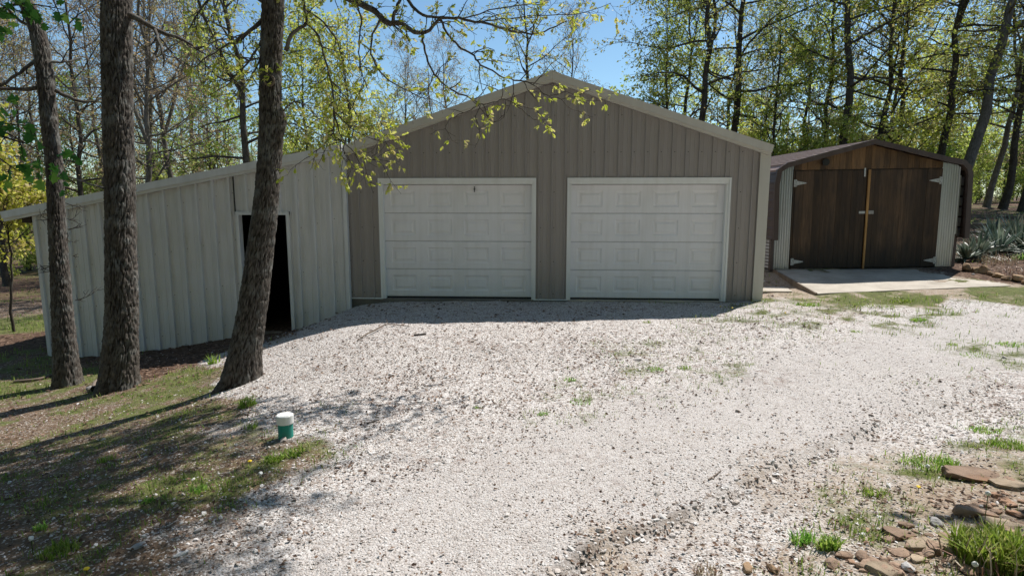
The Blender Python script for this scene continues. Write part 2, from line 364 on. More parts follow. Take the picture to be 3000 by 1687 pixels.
def track(x, y):
    d = np.full(np.shape(x), 99.)
    for a, c in zip(TRK[:-1], TRK[1:]):
        ab = c-a; t = np.clip(((x-a[0])*ab[0]+(y-a[1])*ab[1])/(ab@ab), 0, 1); d = np.minimum(d, np.hypot(x-a[0]-t*ab[0], y-a[1]-t*ab[1]))
    d = d+(fbm(x*1.3, y*1.3, 71)-.5)*.8; return np.clip(1.3-d/1.25, 0, 1)
def gpt(px, py): return gpt0(px, py, gz)
def onground(x, y, dz=0): return (float(x), float(y), float(gz(x, y))+dz)

# what covers the ground, sampled at places of the photograph: gravel, grass, litter, dirt
CV = [(1500,1000,1,0,0,0),(1000,1050,1,0,0,0),(900,1150,1,0,0,0),(1200,1300,1,0,0,0),(1700,1300,1,0,0,0),(2300,1100,1,.06,0,0),(2700,1050,1,.05,0,0),(1000,1600,.9,0,0,.1),(1500,1600,1,0,0,0),(1300,1450,1,0,0,0),(2000,1400,.9,0,0,.2),(700,1640,.6,.05,0,.4),
(2950,980,1,.1,0,0),(1100,920,1,0,0,0),(1800,920,.9,.05,0,0),(1000,960,1,0,0,0),(850,1020,1,0,0,0),(800,1100,1,.05,0,0),(880,1210,.65,.2,.1,.3),(500,1110,.1,.7,.25,0),(560,1060,.1,.05,.85,.1),(470,1085,.1,.1,.9,0),(640,1050,.6,.2,.3,0),(450,1170,.05,.7,.1,.3),(250,1090,0,.9,.1,0),
(60,1140,.15,.6,.25,0),(100,1210,0,.4,.2,.6),(300,1240,0,.55,.2,.4),(50,1260,0,.35,.2,.6),(500,1250,.05,.5,.2,.4),(610,1200,.1,.5,.25,.4),(400,1340,.3,.35,.2,.5),(200,1410,.22,.35,.25,.5),(700,1330,.35,.4,.15,.4),(850,1340,.3,.55,0,.3),(1000,1400,.5,.4,0,.25),(600,1450,.15,.35,.2,.6),(400,1550,.2,.35,.2,.6),(100,1600,.1,.4,.1,.5),(260,1650,.2,.35,.2,.5),(100,1480,.18,.4,.25,.5),(500,1400,.25,.4,.2,.5),(760,1400,.25,.55,0,.4),(620,1560,.5,.1,.1,.5),(900,1480,.9,.05,0,.1),
(300,1060,0,.3,.7,.1),(500,1040,0,0,1,0),(650,1005,.1,0,.8,.2),(100,1060,0,.6,.4,0),(60,1000,0,.1,.95,0),(60,950,0,.95,.1,0),(60,905,0,0,.1,.95),(60,860,0,.95,.1,0),(60,800,0,.5,.6,0),(40,750,0,.6,.5,0),
(2300,895,.5,.45,0,.1),(2500,885,.3,.7,0,.1),(2700,878,.1,.95,0,0),(2950,858,.1,.85,0,.1),(2600,910,.6,.4,0,0),(2850,900,.8,.2,0,0),(2200,905,.6,.4,0,.1),(2000,905,.8,.15,0,0),(1930,1070,.6,.38,.2,.15),(1650,1120,.65,.34,.2,.15),(2050,1060,.7,.34,.1,0),(1720,1180,.65,.34,.25,0),(1600,1210,.65,.33,.2,.1),(2900,1040,.6,.4,0,0),(2800,1060,.8,.2,0,0),(2900,1150,.8,.05,.1,.2),(2900,1250,.7,.3,0,.2),(2980,1310,.4,.45,0,.3),(2700,1200,.8,.05,0,.25),
(2560,1310,.55,.0,.1,.4),(2200,1425,.5,0,.1,.45),(2020,1520,.5,0,.1,.45),(1800,1620,.5,.05,.1,.5),(2650,1380,.4,.5,0,.2),(2700,1450,.4,.35,.3,.3),(2500,1500,.45,.35,.15,.4),(2200,1600,.55,.18,.1,.35),(2600,1600,.3,.25,.25,.5),(2900,1500,.2,.1,.4,.5),(2920,1610,.05,.9,.1,.2),(2400,1680,.4,.3,.2,.4),(2000,1680,.65,.05,.05,.35),(3000,1400,.2,.4,.3,.3),
(1300,1080,.8,.03,.34,.05),(1520,1130,.8,.08,.34,.05),(1180,1180,.8,.03,.3,.05),(1720,1075,.8,.1,.3,.05),(1400,1010,.85,.03,.25,0),(1000,1290,.7,.15,.3,.2),(1120,1370,.75,.1,.3,.15),(900,1080,.85,.03,.25,.05),(1500,1230,.85,.05,.25,.05),(2750,850,.2,.2,0,.6),(2950,800,0,.1,.8,.3),(2900,740,0,.3,.7,.2),(2950,680,0,.2,.7,.3),(2900,620,0,.35,.8,0),(2300,845,.2,.3,.3,.3)]
CVP = np.array([gpt0(a[0], a[1], gz0)[:2] for a in CV]); CVV = np.array([a[2:] for a in CV])
def _pol(x, y):
    dx = x-CAM[0]; dy = y-CAM[1]; return np.stack([np.arctan2(dx, dy)*1.3, np.log(np.hypot(dx, dy)+.3)], -1)
CVQ = _pol(CVP[:, 0], CVP[:, 1])
def cover(x, y):
    x = np.asarray(x, float).ravel(); y = np.asarray(y, float).ravel()
    xw = x+(fbm(x*1.7, y*1.7, 41)-.5)*.7; yw = y+(fbm(x*1.7, y*1.7, 43)-.5)*.7; out = np.empty((len(x), 4)); q = _pol(xw, yw)
    for i in range(0, len(x), 20000):
        d2 = ((q[i:i+20000, None]-CVQ[None])**2).sum(-1)
        wgt = 1/(d2+2e-4)**2.2
        out[i:i+20000] = wgt@CVV/wgt.sum(1, keepdims=True)
    far = np.clip((np.hypot(x-1, y+3)-14)/8, 0, 1)[:, None]
    out = out*(1-far)+far*np.array([0, .35, .7, .1])
    n1 = fbm(x*.9, y*.9, 51); n2 = fbm(x*4.2, y*4.2, 57)
    out[:, 1] = np.clip(out[:, 1]+(n2-.5)*1.1*np.minimum(1, out[:, 1]*2.5)+(n1-.5)*.4*(out[:, 1] > .08), 0, 1)
    out[:, 3] = np.clip(out[:, 3]+(n1-.5)*.5*(out[:, 3] > .05), 0, 1)
    return out

def ground_mat():
    m, t, b = mat('ground_cover'); v = coord(t)
    A = {k: nd(t, 'ShaderNodeAttribute', attribute_name=k).outputs['Fac'] for k in ('gravel', 'grass', 'litter', 'dirt', 'track', 'clay', 'scarp')}
    vo = nd(t, 'ShaderNodeTexVoronoi', i_Scale=66.); t.links.new(v, vo.inputs['Vector'])
    sp = nd(t, 'ShaderNodeSeparateColor'); t.links.new(vo.outputs['Color'], sp.inputs[0])
    vo2 = nd(t, 'ShaderNodeTexVoronoi', i_Scale=19.); t.links.new(v, vo2.inputs['Vector'])
    sp2 = nd(t, 'ShaderNodeSeparateColor'); t.links.new(vo2.outputs['Color'], sp2.inputs[0])
    g1 = ramp(t, sp.outputs[0], [(0, (.12, .095, .08)), (.12, (.26, .21, .18)), (.28, (.41, .36, .325)), (.5, (.53, .49, .46)), (.8, (.59, .56, .535)), (1, (.67, .65, .63))])
    fines = mixc(t, noise(t, v, 3.5, 6, .65), (.27, .235, .21), (.425, .39, .365))
    fines = mixc(t, ramp(t, noise(t, v, 110, 3, .6), [(.38, 0.), (.62, 1.)]), fines, (.49, .46, .44))
    fines = mixc(t, ramp(t, noise(t, v, 75, 3, .7), [(.60, 0.), (.68, .8)]), fines, (.20, .165, .14))
    g1 = mixc(t, math_(t, 'MULTIPLY', ramp(t, math_(t, 'ADD', A['track'], math_(t, 'MULTIPLY', math_(t, 'SUBTRACT', noise(t, v, 2.2, 6, .7), .5), .9)), [(.25, .1), (.8, .72)]), 1.), g1, fines)    # packed dusty fines in the wheel track
    g1 = mixc(t, math_(t, 'MULTIPLY', ramp(t, noise(t, v, 9, 6, .75), [(.5, 0.), (.64, 1.)]), ramp(t, math_(t, 'SUBTRACT', noise(t, v, .8, 4, .6), math_(t, 'MULTIPLY', A['track'], .12)), [(.4, .12), (.62, .85)])), g1, (.19, .13, .105))      # crumbled leaf bits
    d1 = mixc(t, noise(t, v, 9, 6, .65), (.07, .046, .03), (.20, .138, .09))
    d1 = mixc(t, A['clay'], d1, mixc(t, noise(t, v, 7, 6, .65), (.22, .165, .115), (.40, .325, .25)))
    d1 = mixc(t, ramp(t, sp.outputs[1], [(.84, 0.), (.88, 1.)]), d1, (.40, .345, .30))
    l1 = ramp(t, sp2.outputs[0], [(0, (.04, .025, .018)), (.35, (.095, .056, .036)), (.7, (.18, .11, .07)), (1, (.28, .195, .14))])
    l1 = mixc(t, ramp(t, noise(t, v, 30, 5, .7), [(.4, 0.), (.6, 1.)]), l1, (.07, .042, .03))
    s1 = mixc(t, ramp(t, noise(t, v, 14, 6, .7), [(.35, 0.), (.65, 1.)]), (.06, .07, .022), (.15, .16, .055))
    s1 = mixc(t, ramp(t, noise(t, v, 5, 5, .7), [(.55, 0.), (.7, 1.)]), s1, (.17, .12, .075))
    nb = noise(t, v, 16, 5, .7)
    def w_(a, k=.9): return math_(t, 'ADD', math_(t, 'MULTIPLY', math_(t, 'SUBTRACT', nb, .5), k), a)
    col = mixc(t, ramp(t, w_(A['gravel'], .7), [(.30, 0.), (.55, 1.)]), d1, g1)
    col = mixc(t, ramp(t, w_(A['dirt']), [(.36, 0.), (.6, 1.)]), col, d1)
    col = mixc(t, ramp(t, math_(t, 'SUBTRACT', w_(A['litter']), math_(t, 'MULTIPLY', A['gravel'], .3)), [(.3, 0.), (.5, 1.)]), col, l1)
    col = mixc(t, ramp(t, w_(A['grass']), [(.38, 0.), (.66, 1.)]), col, s1)
    col = mixc(t, math_(t, 'MULTIPLY', ramp(t, w_(A['scarp'], .8), [(.36, 0.), (.95, 1.)]), .7), col, (.14, .112, .09))   # darker brown strip, broken by noise, along the washed-out edge
    t.links.new(col, b.inputs['Base Color']); b.inputs['Roughness'].default_value = .95; b.inputs['Specular IOR Level'].default_value = .15
    h = math_(t, 'ADD', math_(t, 'MULTIPLY', math_(t, 'SUBTRACT', 1., vo.outputs['Distance']), .6), math_(t, 'MULTIPLY', noise(t, v, 30, 5, .7), .8))
    bump(t, b, h, .9, .016); return m
def axis_pts(lo, hi, step, far0, far1):
    c = np.arange(lo, hi+1e-6, step); a = [lo]; s = step
    while a[-1] > far0: s *= 1.16; a.append(a[-1]-s)
    e = [hi]; s = step
    while e[-1] < far1: s *= 1.16; e.append(e[-1]+s)
    return np.concatenate([a[:0:-1], c, e[1:]])
gx = axis_pts(-7.5, 12, .055, -320, 320); gy = axis_pts(-9.6, 3.2, .055, -60, 420)
X, Y = np.meshgrid(gx, gy); Z = gz(X, Y); nx_, ny_ = len(gx), len(gy)
cvr = cover(X, Y); I = np.arange(nx_*ny_).reshape(ny_, nx_)
gme = mesh_np('ground', np.stack([X, Y, Z], -1).reshape(-1, 3), [np.stack([I[:-1, :-1], I[:-1, 1:], I[1:, 1:], I[1:, :-1]], -1).reshape(-1, 4)], ground_mat(), True,
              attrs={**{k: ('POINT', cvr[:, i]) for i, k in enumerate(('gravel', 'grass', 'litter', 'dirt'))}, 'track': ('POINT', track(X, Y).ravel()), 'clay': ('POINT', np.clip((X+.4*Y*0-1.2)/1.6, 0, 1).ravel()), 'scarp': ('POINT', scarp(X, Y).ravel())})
def _lut(x, y):
    x = np.asarray(x, float); y = np.asarray(y, float); i = np.clip(np.searchsorted(gx, x)-1, 0, nx_-2); j = np.clip(np.searchsorted(gy, y)-1, 0, ny_-2)
    return i, j, np.clip((x-gx[i])/(gx[i+1]-gx[i]), 0, 1), np.clip((y-gy[j])/(gy[j+1]-gy[j]), 0, 1)
def _bil(A, x, y):
    i, j, u, v = _lut(x, y)
    if A.ndim == 3: u = u[..., None]; v = v[..., None]
    return A[j, i]*(1-u)*(1-v)+A[j, i+1]*u*(1-v)+A[j+1, i]*(1-u)*v+A[j+1, i+1]*u*v
_CV3 = cvr.reshape(ny_, nx_, 4)
def gz(x, y): return _bil(Z, x, y)
def cover(x, y): return _bil(_CV3, x, y)
tag(link('ground', gme), 'white gravel drive running into dirt, grass and leaf litter', 'ground', kind='structure')

# ---------------------------------------------------------------- garage
PK, PKZ, PITCHR = 2.54, 4.013, .331
GX0, GX1 = -1.09, 6.25
def zr(x): return PKZ-PITCHR*abs(x-PK)
def sheet(x0, x1, prof, y, zbot, ztop, holes=(), flip=False):
    """one ribbed sheet between x0 and x1; prof = [(x, height)], holes = [(xa, xb, z0, z1)] door openings"""
    xs = sorted(set([round(x0, 4), round(x1, 4)]+[round(x, 4) for x, h in prof if x0 < x < x1]+[round(e, 4) for hh in holes for e in hh[:2] if x0 < e < x1]+[PK]*(x0 < PK < x1)))
    px = np.array([p[0] for p in prof]); ph = np.array([p[1] for p in prof]); m = MB()
    for a, c in zip(xs[:-1], xs[1:]):
        mid = (a+c)/2; spans = [(None, None)]
        for hh in holes:
            if hh[0] < mid < hh[1]: spans = [(hh[3], None)]+([(None, hh[2])] if hh[2] > zbot(mid)+.02 else [])
        ha, hc = np.interp(a, px, ph), np.interp(c, px, ph)
        for z0, z1 in spans:
            za0 = zbot(a) if z0 is None else z0; zc0 = zbot(c) if z0 is None else z0
            za1 = ztop(a) if z1 is None else z1; zc1 = ztop(c) if z1 is None else z1
            m.add([(a, y-ha, za0), (c, y-hc, zc0), (c, y-hc, zc1), (a, y-ha, za1)], [(0, 1, 2, 3)])
    return m
def profile(x0, n, pitch, rh, rw, rt, minors):
    P = []
    for k in range(n):
        c = x0+k*pitch
        P += [(c-rw/2, 0), (c-rt/2, rh), (c+rt/2, rh), (c+rw/2, 0)]
        for q in minors: P += [(c+q-.013, 0), (c+q-.006, .0045), (c+q+.006, .0045), (c+q+.013, 0)]
    return P
D1 = (-.446, 2.20); D2 = (2.895, 5.548); DT = 2.142; DB = .12
garage = tag(empty('garage', (2.58, 4, 0)), 'taupe metal two-door garage with low gabled roof and white overhead doors', 'garage')
GO = (-2.58, -4, 0)
holes = [(D1[0]-.06, D1[1]+.03, -1, DT+.08), (D2[0]-.03, D2[1]+.06, -1, DT+.08)]
RX0 = -1.1072; prof = profile(RX0, 36, .2286, .028, .032, .020, (.076, .152))
e = [RX0-.03+.9144*i for i in range(9)]+[GX1]; e[0] = GX0
for a, c in zip(e[:-1], e[1:]):
    if c-a < .05: continue
    sheet(a, c, prof, 0., lambda x: .105, lambda x: zr(x)-.10, holes).build('wall_panel', M['taupe'], garage, GO)
sc = MB()
for zrow in (.2, .78, 1.38, 2.0, 2.68, 3.3):
    for k in range(33):
        for off in (.04,):
            x = RX0+k*.2286+off
            if x > GX1-.25 or zrow > zr(x)-.25 or any(h[0]-.06 < x < h[1]+.06 and zrow < h[3]+.03 for h in holes): continue
            sc.cyl((x, -.008, zrow), .0085, .009, 6, 1)
tag(sc.build('screw_heads', M['screw'], garage, GO), kind='stuff')
# other walls, roof, footing
m = MB()
m.box(GX1-.12, GX1-.02, .12, 8, -.15, zr(GX1)-.12); m.build('side_wall', M['taupe'], garage, GO)
MB().box(GX0+.02, GX0+.1, .12, 8, -.6, zr(GX0)-.12).build('side_wall', M['taupe'], garage, GO)
MB().prism([(GX0+.02, -.6), (GX1-.02, -.15), (GX1-.02, zr(GX1)-.13), (PK, PKZ-.13), (GX0+.02, zr(GX0)-.13)], 8, 8.1).build('back_wall', M['taupe'], garage, GO)
def slope_roof(xa, za, xb, zb, y0, y1, th, matname, name, root, off, pitch=.2286):
    n = int(abs(y1-y0)/pitch); ux, uz = xb-xa, zb-za; L = math.hypot(ux, uz); nx, nz = -uz/L, ux/L
    if nz < 0: nx, nz = -nx, -nz
    mm = MB(); ys = []
    for k in range(n+1):
        yy = y0+k*pitch; ys += [(yy, 0), (yy+.012, .018), (yy+.032, .018), (yy+.044, 0)]
    ys = [(a, h) for a, h in ys if a < y1]+[(y1, 0)]
    for (a, h), (c, g) in zip(ys[:-1], ys[1:]):
        mm.add([(xa+nx*h, a, za+nz*h), (xb+nx*h, a, zb+nz*h), (xb+nx*g, c, zb+nz*g), (xa+nx*g, c, za+nz*g)], [(0, 1, 2, 3)])
    mm.add([(xa-nx*th, y0, za-nz*th), (xb-nx*th, y0, zb-nz*th), (xb-nx*th, y1, zb-nz*th), (xa-nx*th, y1, za-nz*th)], [(0, 1, 2, 3)])
    return mm.build(name, M[matname], root, off)
slope_roof(PK, PKZ-.03, GX1+.03, zr(GX1+.03)-.03, -.05, 8.15, .07, 'tan_trim', 'roof', garage, GO)
slope_roof(PK, PKZ-.03, GX0-.02, zr(GX0-.02)-.03, -.05, 8.15, .07, 'tan_trim', 'roof', garage, GO)
def rake(xa, xb, f, y, h, root, matname, off, name='rake_trim', hl=.045):
    s_ = 1 if xb > xa else -1; mm = MB()
    mm.prism([(xa, f(xa)), (xb, f(xb)), (xb-s_*.03, f(xb)-h), (xa, f(xa)-h)], y-.055, y+.03)
    mm.prism([(xa, f(xa)-h), (xb-s_*.03, f(xb)-h), (xb-s_*.035, f(xb)-h-hl), (xa, f(xa)-h-hl)], y-.03, y+.03)
    return mm.build(name, M[matname], root, off)
rake(PK, 6.275, zr, -.05, .125, garage, 'tan_trim', GO)
rake(PK-.002, -1.14, zr, -.05, .125, garage, 'tan_trim', GO)
m = MB(); m.box(PK-.11, PK+.11, -.112, -.106, PKZ-.19, PKZ-.18)
m = MB().prism([(PK-.14, zr(PK-.14)+.004), (PK, PKZ+.012), (PK+.14, zr(PK+.14)+.004), (PK+.14, zr(PK+.14)-.012), (PK, PKZ-.004), (PK-.14, zr(PK-.14)-.012)], -.115, 8.15); m.build('ridge_cap', M['tan_trim'], garage, GO)
m = MB(); m.box(6.085, 6.25, -.036, -.026, .10, zr(6.17)-.1); m.box(6.25, 6.258, -.036, .12, .10, zr(6.25)-.1); m.box(6.08, 6.115, -.044, -.036, .10, zr(6.1)-.1); m.build('corner_trim', M['tan_trim'], garage, GO)
for a, c in ((-1.08, D1[0]-.075), (D1[1]+.041, D2[0]-.056), (D2[1]+.075, 6.08)):
    MB().box(a, c, -.032, -.002, .088, .104).build('base_trim', M['white_trim' if a < 5 else 'taupe'], garage, GO)
m = MB().box(GX0, GX1-.01, .002, 8, -.7, .086); m.build('footing', M['footing'], garage, GO)
MB().box(D1[0]-.03, D1[1]+.03, -.012, .2, -.3, .090).build('door_sill', M['footing'], garage, GO)
MB().box(D2[0]-.03, D2[1]+.03, -.012, .2, -.3, .091).build('door_sill', M['concrete'], garage, GO)
def door_section(W, H, name, parent, loc):
    cuts = [0]; pw, ph = .445, .285; sp = W/4
    for i in range(4): c = sp*(i+.5)+(.5*(1.5-i))*.0; cuts += [c-pw/2, c+pw/2]
    cuts.append(W); zc = [0, .012, H/2-ph/2, H/2+ph/2, H-.012, H]; mm = MB(); th = .045
    def dep(z): return .009 if z in (0, H) else 0.
    for i in range(len(cuts)-1):
        for j in range(5):
            x0, x1, z0, z1 = cuts[i], cuts[i+1], zc[j], zc[j+1]
            if i % 2 == 1 and j == 2:
                rings = [(0, 0), (.022, .013), (.05, .013), (.075, .002)]; rr = []
                for ins, d in rings: rr.append([(x0+ins, d, z0+ins), (x1-ins, d, z0+ins), (x1-ins, d, z1-ins), (x0+ins, d, z1-ins)])
                for a, c in zip(rr[:-1], rr[1:]):
                    for k in range(4): mm.add([a[k], a[(k+1) % 4], c[(k+1) % 4], c[k]], [(0, 1, 2, 3)])
                mm.add(rr[-1], [(0, 1, 2, 3)])
            else: mm.add([(x0, dep(z0), z0), (x1, dep(z0), z0), (x1, dep(z1), z1), (x0, dep(z1), z1)], [(0, 1, 2, 3)])
    mm.add([(0, .009, 0), (W, .009, 0), (W, th, 0), (0, th, 0)], [(0, 1, 2, 3)]); mm.add([(0, .009, H), (W, .009, H), (W, th, H), (0, th, H)], [(0, 1, 2, 3)])
    return mm.build(name, M['door_white'], parent, loc)
for (a, c) in (D1, D2):
    gd = empty('garage_door', (0, 0, 0)); gd.parent = garage; gd.location = Vector(GO)+Vector((a, .095, DB))
    for k in range(4): door_section(c-a, .5, 'door_section', gd, (0, 0, k*.5045)).location = (0, 0, k*.5045)
    MB().box(.0, c-a, .002, .04, -.035, -.004).build('bottom_seal', M['dark_rubber'], gd)
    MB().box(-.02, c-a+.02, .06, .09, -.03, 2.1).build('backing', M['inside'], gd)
    fr = MB()
    fr.box(a-.045, a+.0, -.012, .094, .092, DT); fr.box(c-.0, c+.045, -.012, .094, .092, DT); fr.box(a-.045, c+.045, -.012, .094, DT-.005, DT+.075)
    fr.build('door_jamb', M['white_trim'], garage, GO)
    tr = MB(); tr.box(a-.075, a-.043, -.034, -.0, .088, DT+.1); tr.box(c+.043, c+.075, -.034, -.0, .088, DT+.1); tr.box(a-.075, c+.075, -.036, -.0, DT+.066, DT+.102)
    tr.build('door_trim', M['white_trim'], garage, GO)
m = MB(); m.box(1.176, 1.188, .07, .092, 2.0, 2.1); m.box(1.168, 1.196, .066, .09, 2.045, 2.06); m.build('pull_cord', M['black'], garage, GO)

# ---------------------------------------------------------------- lean-to
LX0, LX1, LY = -6.945, -1.082, -.075
def zl(x): return 2.817+(x+1.13)*.1842
lean = tag(empty('lean_to', (-4, 2.5, -.8)), 'white ribbed metal lean-to with black open doorway behind three trunks', 'lean-to')
LO = (4, -2.5, .8)
DO = (-3.04, -2.178, 1.60)
lprof = profile(-6.86, 21, .3048, .042, .060, .042, (.10, .20))
lh = [(DO[0], DO[1], -2, DO[2]+.02)]
e = [-6.86-.045+.9144*i for i in range(8)]; e[0] = LX0; e = [x for x in e if x < LX1-.1]+[LX1]
for i, (a, c) in enumerate(zip(e[:-1], e[1:])):
    sheet(a, c+(.01 if c < LX1 else 0), lprof, LY-.0015*(i % 2), lambda x: float(gz0(x, 0))-.12, lambda x: zl(x)-.05, lh).build('wall_panel', M['lean_white'], lean, LO)
sc = MB()
for k in range(20):
    for zf in (.08, .32, .58, .85):
        x = -6.86+k*.3048+.06; zb = float(gz0(x, 0)); z = zb+(zl(x)-zb)*zf
        if DO[0]-.08 < x < DO[1]+.08 and z < DO[2]+.1: continue
        sc.cyl((x, LY-.006, z), .007, .008, 6, 1)
tag(sc.build('screw_heads', M['screw'], lean, LO), kind='stuff')
rake(-1.10, -7.455, zl, LY-.05, .125, lean, 'lean_trim', LO, hl=.05)
slope_roof(-1.12, zl(-1.12)-.03, -7.44, zl(-7.44)-.03, LY-.03, 6.1, .06, 'lean_trim', 'roof', lean, LO, .3048)
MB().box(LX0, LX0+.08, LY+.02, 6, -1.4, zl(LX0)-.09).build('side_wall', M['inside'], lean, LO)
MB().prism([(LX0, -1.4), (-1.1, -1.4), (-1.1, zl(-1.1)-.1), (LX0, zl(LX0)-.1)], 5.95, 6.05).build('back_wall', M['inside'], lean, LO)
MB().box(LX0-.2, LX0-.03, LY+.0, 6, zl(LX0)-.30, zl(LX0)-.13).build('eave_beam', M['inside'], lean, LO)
m = MB(); m.box(LX1-.05, LX1+.012, LY-.044, LY-.03, -.28, zl(LX1)-.12); m.box(LX1, LX1+.012, LY-.03, -.024, -.28, zl(LX1)-.12); m.build('corner_trim', M['lean_trim'], lean, LO)
m = MB(); m.box(DO[0]-.06, DO[0], LY-.045, LY+.08, -.75, DO[2]+.06); m.build('door_trim', M['lean_trim'], lean, LO)
m = MB(); m.box(DO[1], DO[1]+.06, LY-.045, LY+.08, -.62, DO[2]+.06); m.build('door_trim', M['lean_trim'], lean, LO)
m = MB(); m.box(DO[0]-.06, DO[1]+.06, LY-.048, LY+.08, DO[2], DO[2]+.055); m.build('door_head', M['lean_trim'], lean, LO)
MB().box(DO[0]-.07, DO[0]-.062, LY-.04, LY-.002, DO[2], zl(-3.1)-.14).build('panel_seam', M['dark_rubber'], lean, LO)
MB().box(DO[0], DO[1], LY-.02, LY+.1, -.95, -.545).build('threshold', M['timber'], lean, LO)

# ---------------------------------------------------------------- brown shed with plank doors
SH = empty('barn_shed', (9.35, 2.75, .40)); SH.rotation_euler = (0, -.0165, .053)
tag(SH, 'low brown metal shed with rounded eaves and dark plank double doors', 'shed')
outer = [(-2.01, .64), (-2.03, 1.82), (-1.985, 2.08), (-1.79, 2.215), (0, 2.672), (1.53, 2.29), (1.90, 2.215), (2.03, 2.09), (2.09, 1.93), (2.13, .62)]
def strip(path, w, y0, y1, root, name, mt):
    P = np.array(path); T = nrm(np.gradient(P, axis=0)); N = np.stack([T[:, 1], -T[:, 0]], 1); Q = P+N*w; mm = MB(); n = len(P)
    V = [(a, y0, c) for a, c in P]+[(a, y0, c) for a, c in Q]+[(a, y1, c) for a, c in P]+[(a, y1, c) for a, c in Q]; F = []
    for i in range(n-1): F += [(i, i+1, n+i+1, n+i), (2*n+i, 3*n+i, 3*n+i+1, 2*n+i+1), (i, 2*n+i, 2*n+i+1, i+1), (n+i, n+i+1, 3*n+i+1, 3*n+i)]
    F += [(0, n, 3*n, 2*n), (n-1, 3*n-1, 4*n-1, 2*n-1)]
    return mm.add(V, F).build(name, mt, root)
strip([(a*1.012+(0), c+.05 if c > 1.9 else c) for a, c in outer], .105, -.17, -.10, SH, 'front_fascia', M['brown_metal'])
# ribbed metal skin, ribs running front to back
def skin(path, y0, y1, step, rh, name, mt):
    P = np.array(path); seg = np.hypot(*np.diff(P, axis=0).T); s = np.concatenate([[0], np.cumsum(seg)]); ss = []
    k = 0
    while k*step < s[-1]:
        b_ = k*step; ss += [(b_, 0), (b_+.012, rh), (b_+.058, rh), (b_+.07, 0)]; k += 1
    ss = [x for x in ss if x[0] < s[-1]]+[(s[-1], 0)]
    sv = np.array([x[0] for x in ss]); hv = np.array([x[1] for x in ss]); x = np.interp(sv, s, P[:, 0]); z = np.interp(sv, s, P[:, 1])
    Q = np.stack([x, z], 1); T = nrm(np.gradient(Q, axis=0)); N = np.stack([-T[:, 1], T[:, 0]], 1); Q = Q+N*hv[:, None]
    n = len(Q); return MB().add([(a, y0, c) for a, c in Q]+[(a, y1, c) for a, c in Q], [(i, i+1, n+i+1, n+i) for i in range(n-1)]).build(name, mt, SH)
i_r = outer.index((0, 2.672))
skin(outer[2:i_r+1], -.10, 6.3, .23, .045, 'roof_panel', M['brown_roof']); skin(outer[i_r:i_r+3], -.10, 6.3, .23, .045, 'roof_panel', M['brown_roof'])
skin(outer[:3], -.10, 6.3, .20, .018, 'side_panel', M['brown_metal']); skin(outer[i_r+2:], -.10, 6.3, .20, .018, 'side_panel', M['brown_metal'])
def corr(x0, x1, zb, zt, y, pitch, amp, name, root=SH, vertical=True, zstep=None):
    n = int((x1-x0)/pitch*6); xs = np.linspace(x0, x1, n+1); mm = MB(); V = []
    for x in xs: V.append((x, y-amp*math.sin(2*math.pi*(x-x0)/pitch), zb(x)))
    for x in xs: V.append((x, y-amp*math.sin(2*math.pi*(x-x0)/pitch), zt(x)))
    return mm.add(V, [(i, i+1, n+i+2, n+i+1) for i in range(n)]).build(name, M['galv'], root, smooth=True)
op = np.array(outer)
def roofz(x): return float(np.interp(x, op[1:-1, 0], op[1:-1, 1]))
corr(-1.995, -1.585, lambda x: .0, lambda x: min(roofz(x)-.05, 2.25) if x > -1.99 else 1.75, .0, .052, .019, 'corrugated_panel')
corr(1.565, 1.985, lambda x: .0 if x < 1.935 else .70, lambda x: min(roofz(x)-.05, 2.28) if x < 1.95 else 1.95, .0, .052, .019, 'corrugated_panel')
m = MB()
for k in range(6): m.box(1.99, 2.06, .0, .008, .66+k*.215, .66+k*.215+.18)
m.build('eave_closure', M['galv'], SH)
m = MB()
n = 60; V = []
for i in range(n+1):
    z = .0+.66*i/n; V += [(-1.985-.008*math.sin(2*math.pi*z/.07), -.06, z), (-1.985-.008*math.sin(2*math.pi*z/.07), 6.2, z)]
m.add(V, [(2*i, 2*i+1, 2*i+3, 2*i+2) for i in range(n)]).build('lower_side_panel', M['galv'], SH, smooth=True)
MB().box(-2.055, -1.985, -.1, -.02, -.10, .66).build('corner_post', M['brown_metal'], SH)
MB().box(1.955, 2.03, .02, .1, -.06, .75).build('corner_post', M['brown_metal'], SH)
MB().box(1.99, 2.0, .1, 6.2, -.1, 1.9).build('right_wall', M['brown_metal'], SH)
MB().prism([(-1.98, -.1), (1.98, -.1), (1.98, 2.0), (1.8, 2.2), (0, 2.6), (-1.8, 2.2), (-1.97, 2.0)], 6.2, 6.25).build('back_wall', M['brown_metal'], SH)
MB().prism([(-1.9, -.02), (1.9, -.02), (1.9, 2.1), (1.7, 2.2), (0, 2.58), (-1.7, 2.14), (-1.9, 2.0)], .09, .11).build('backing', M['inside'], SH)
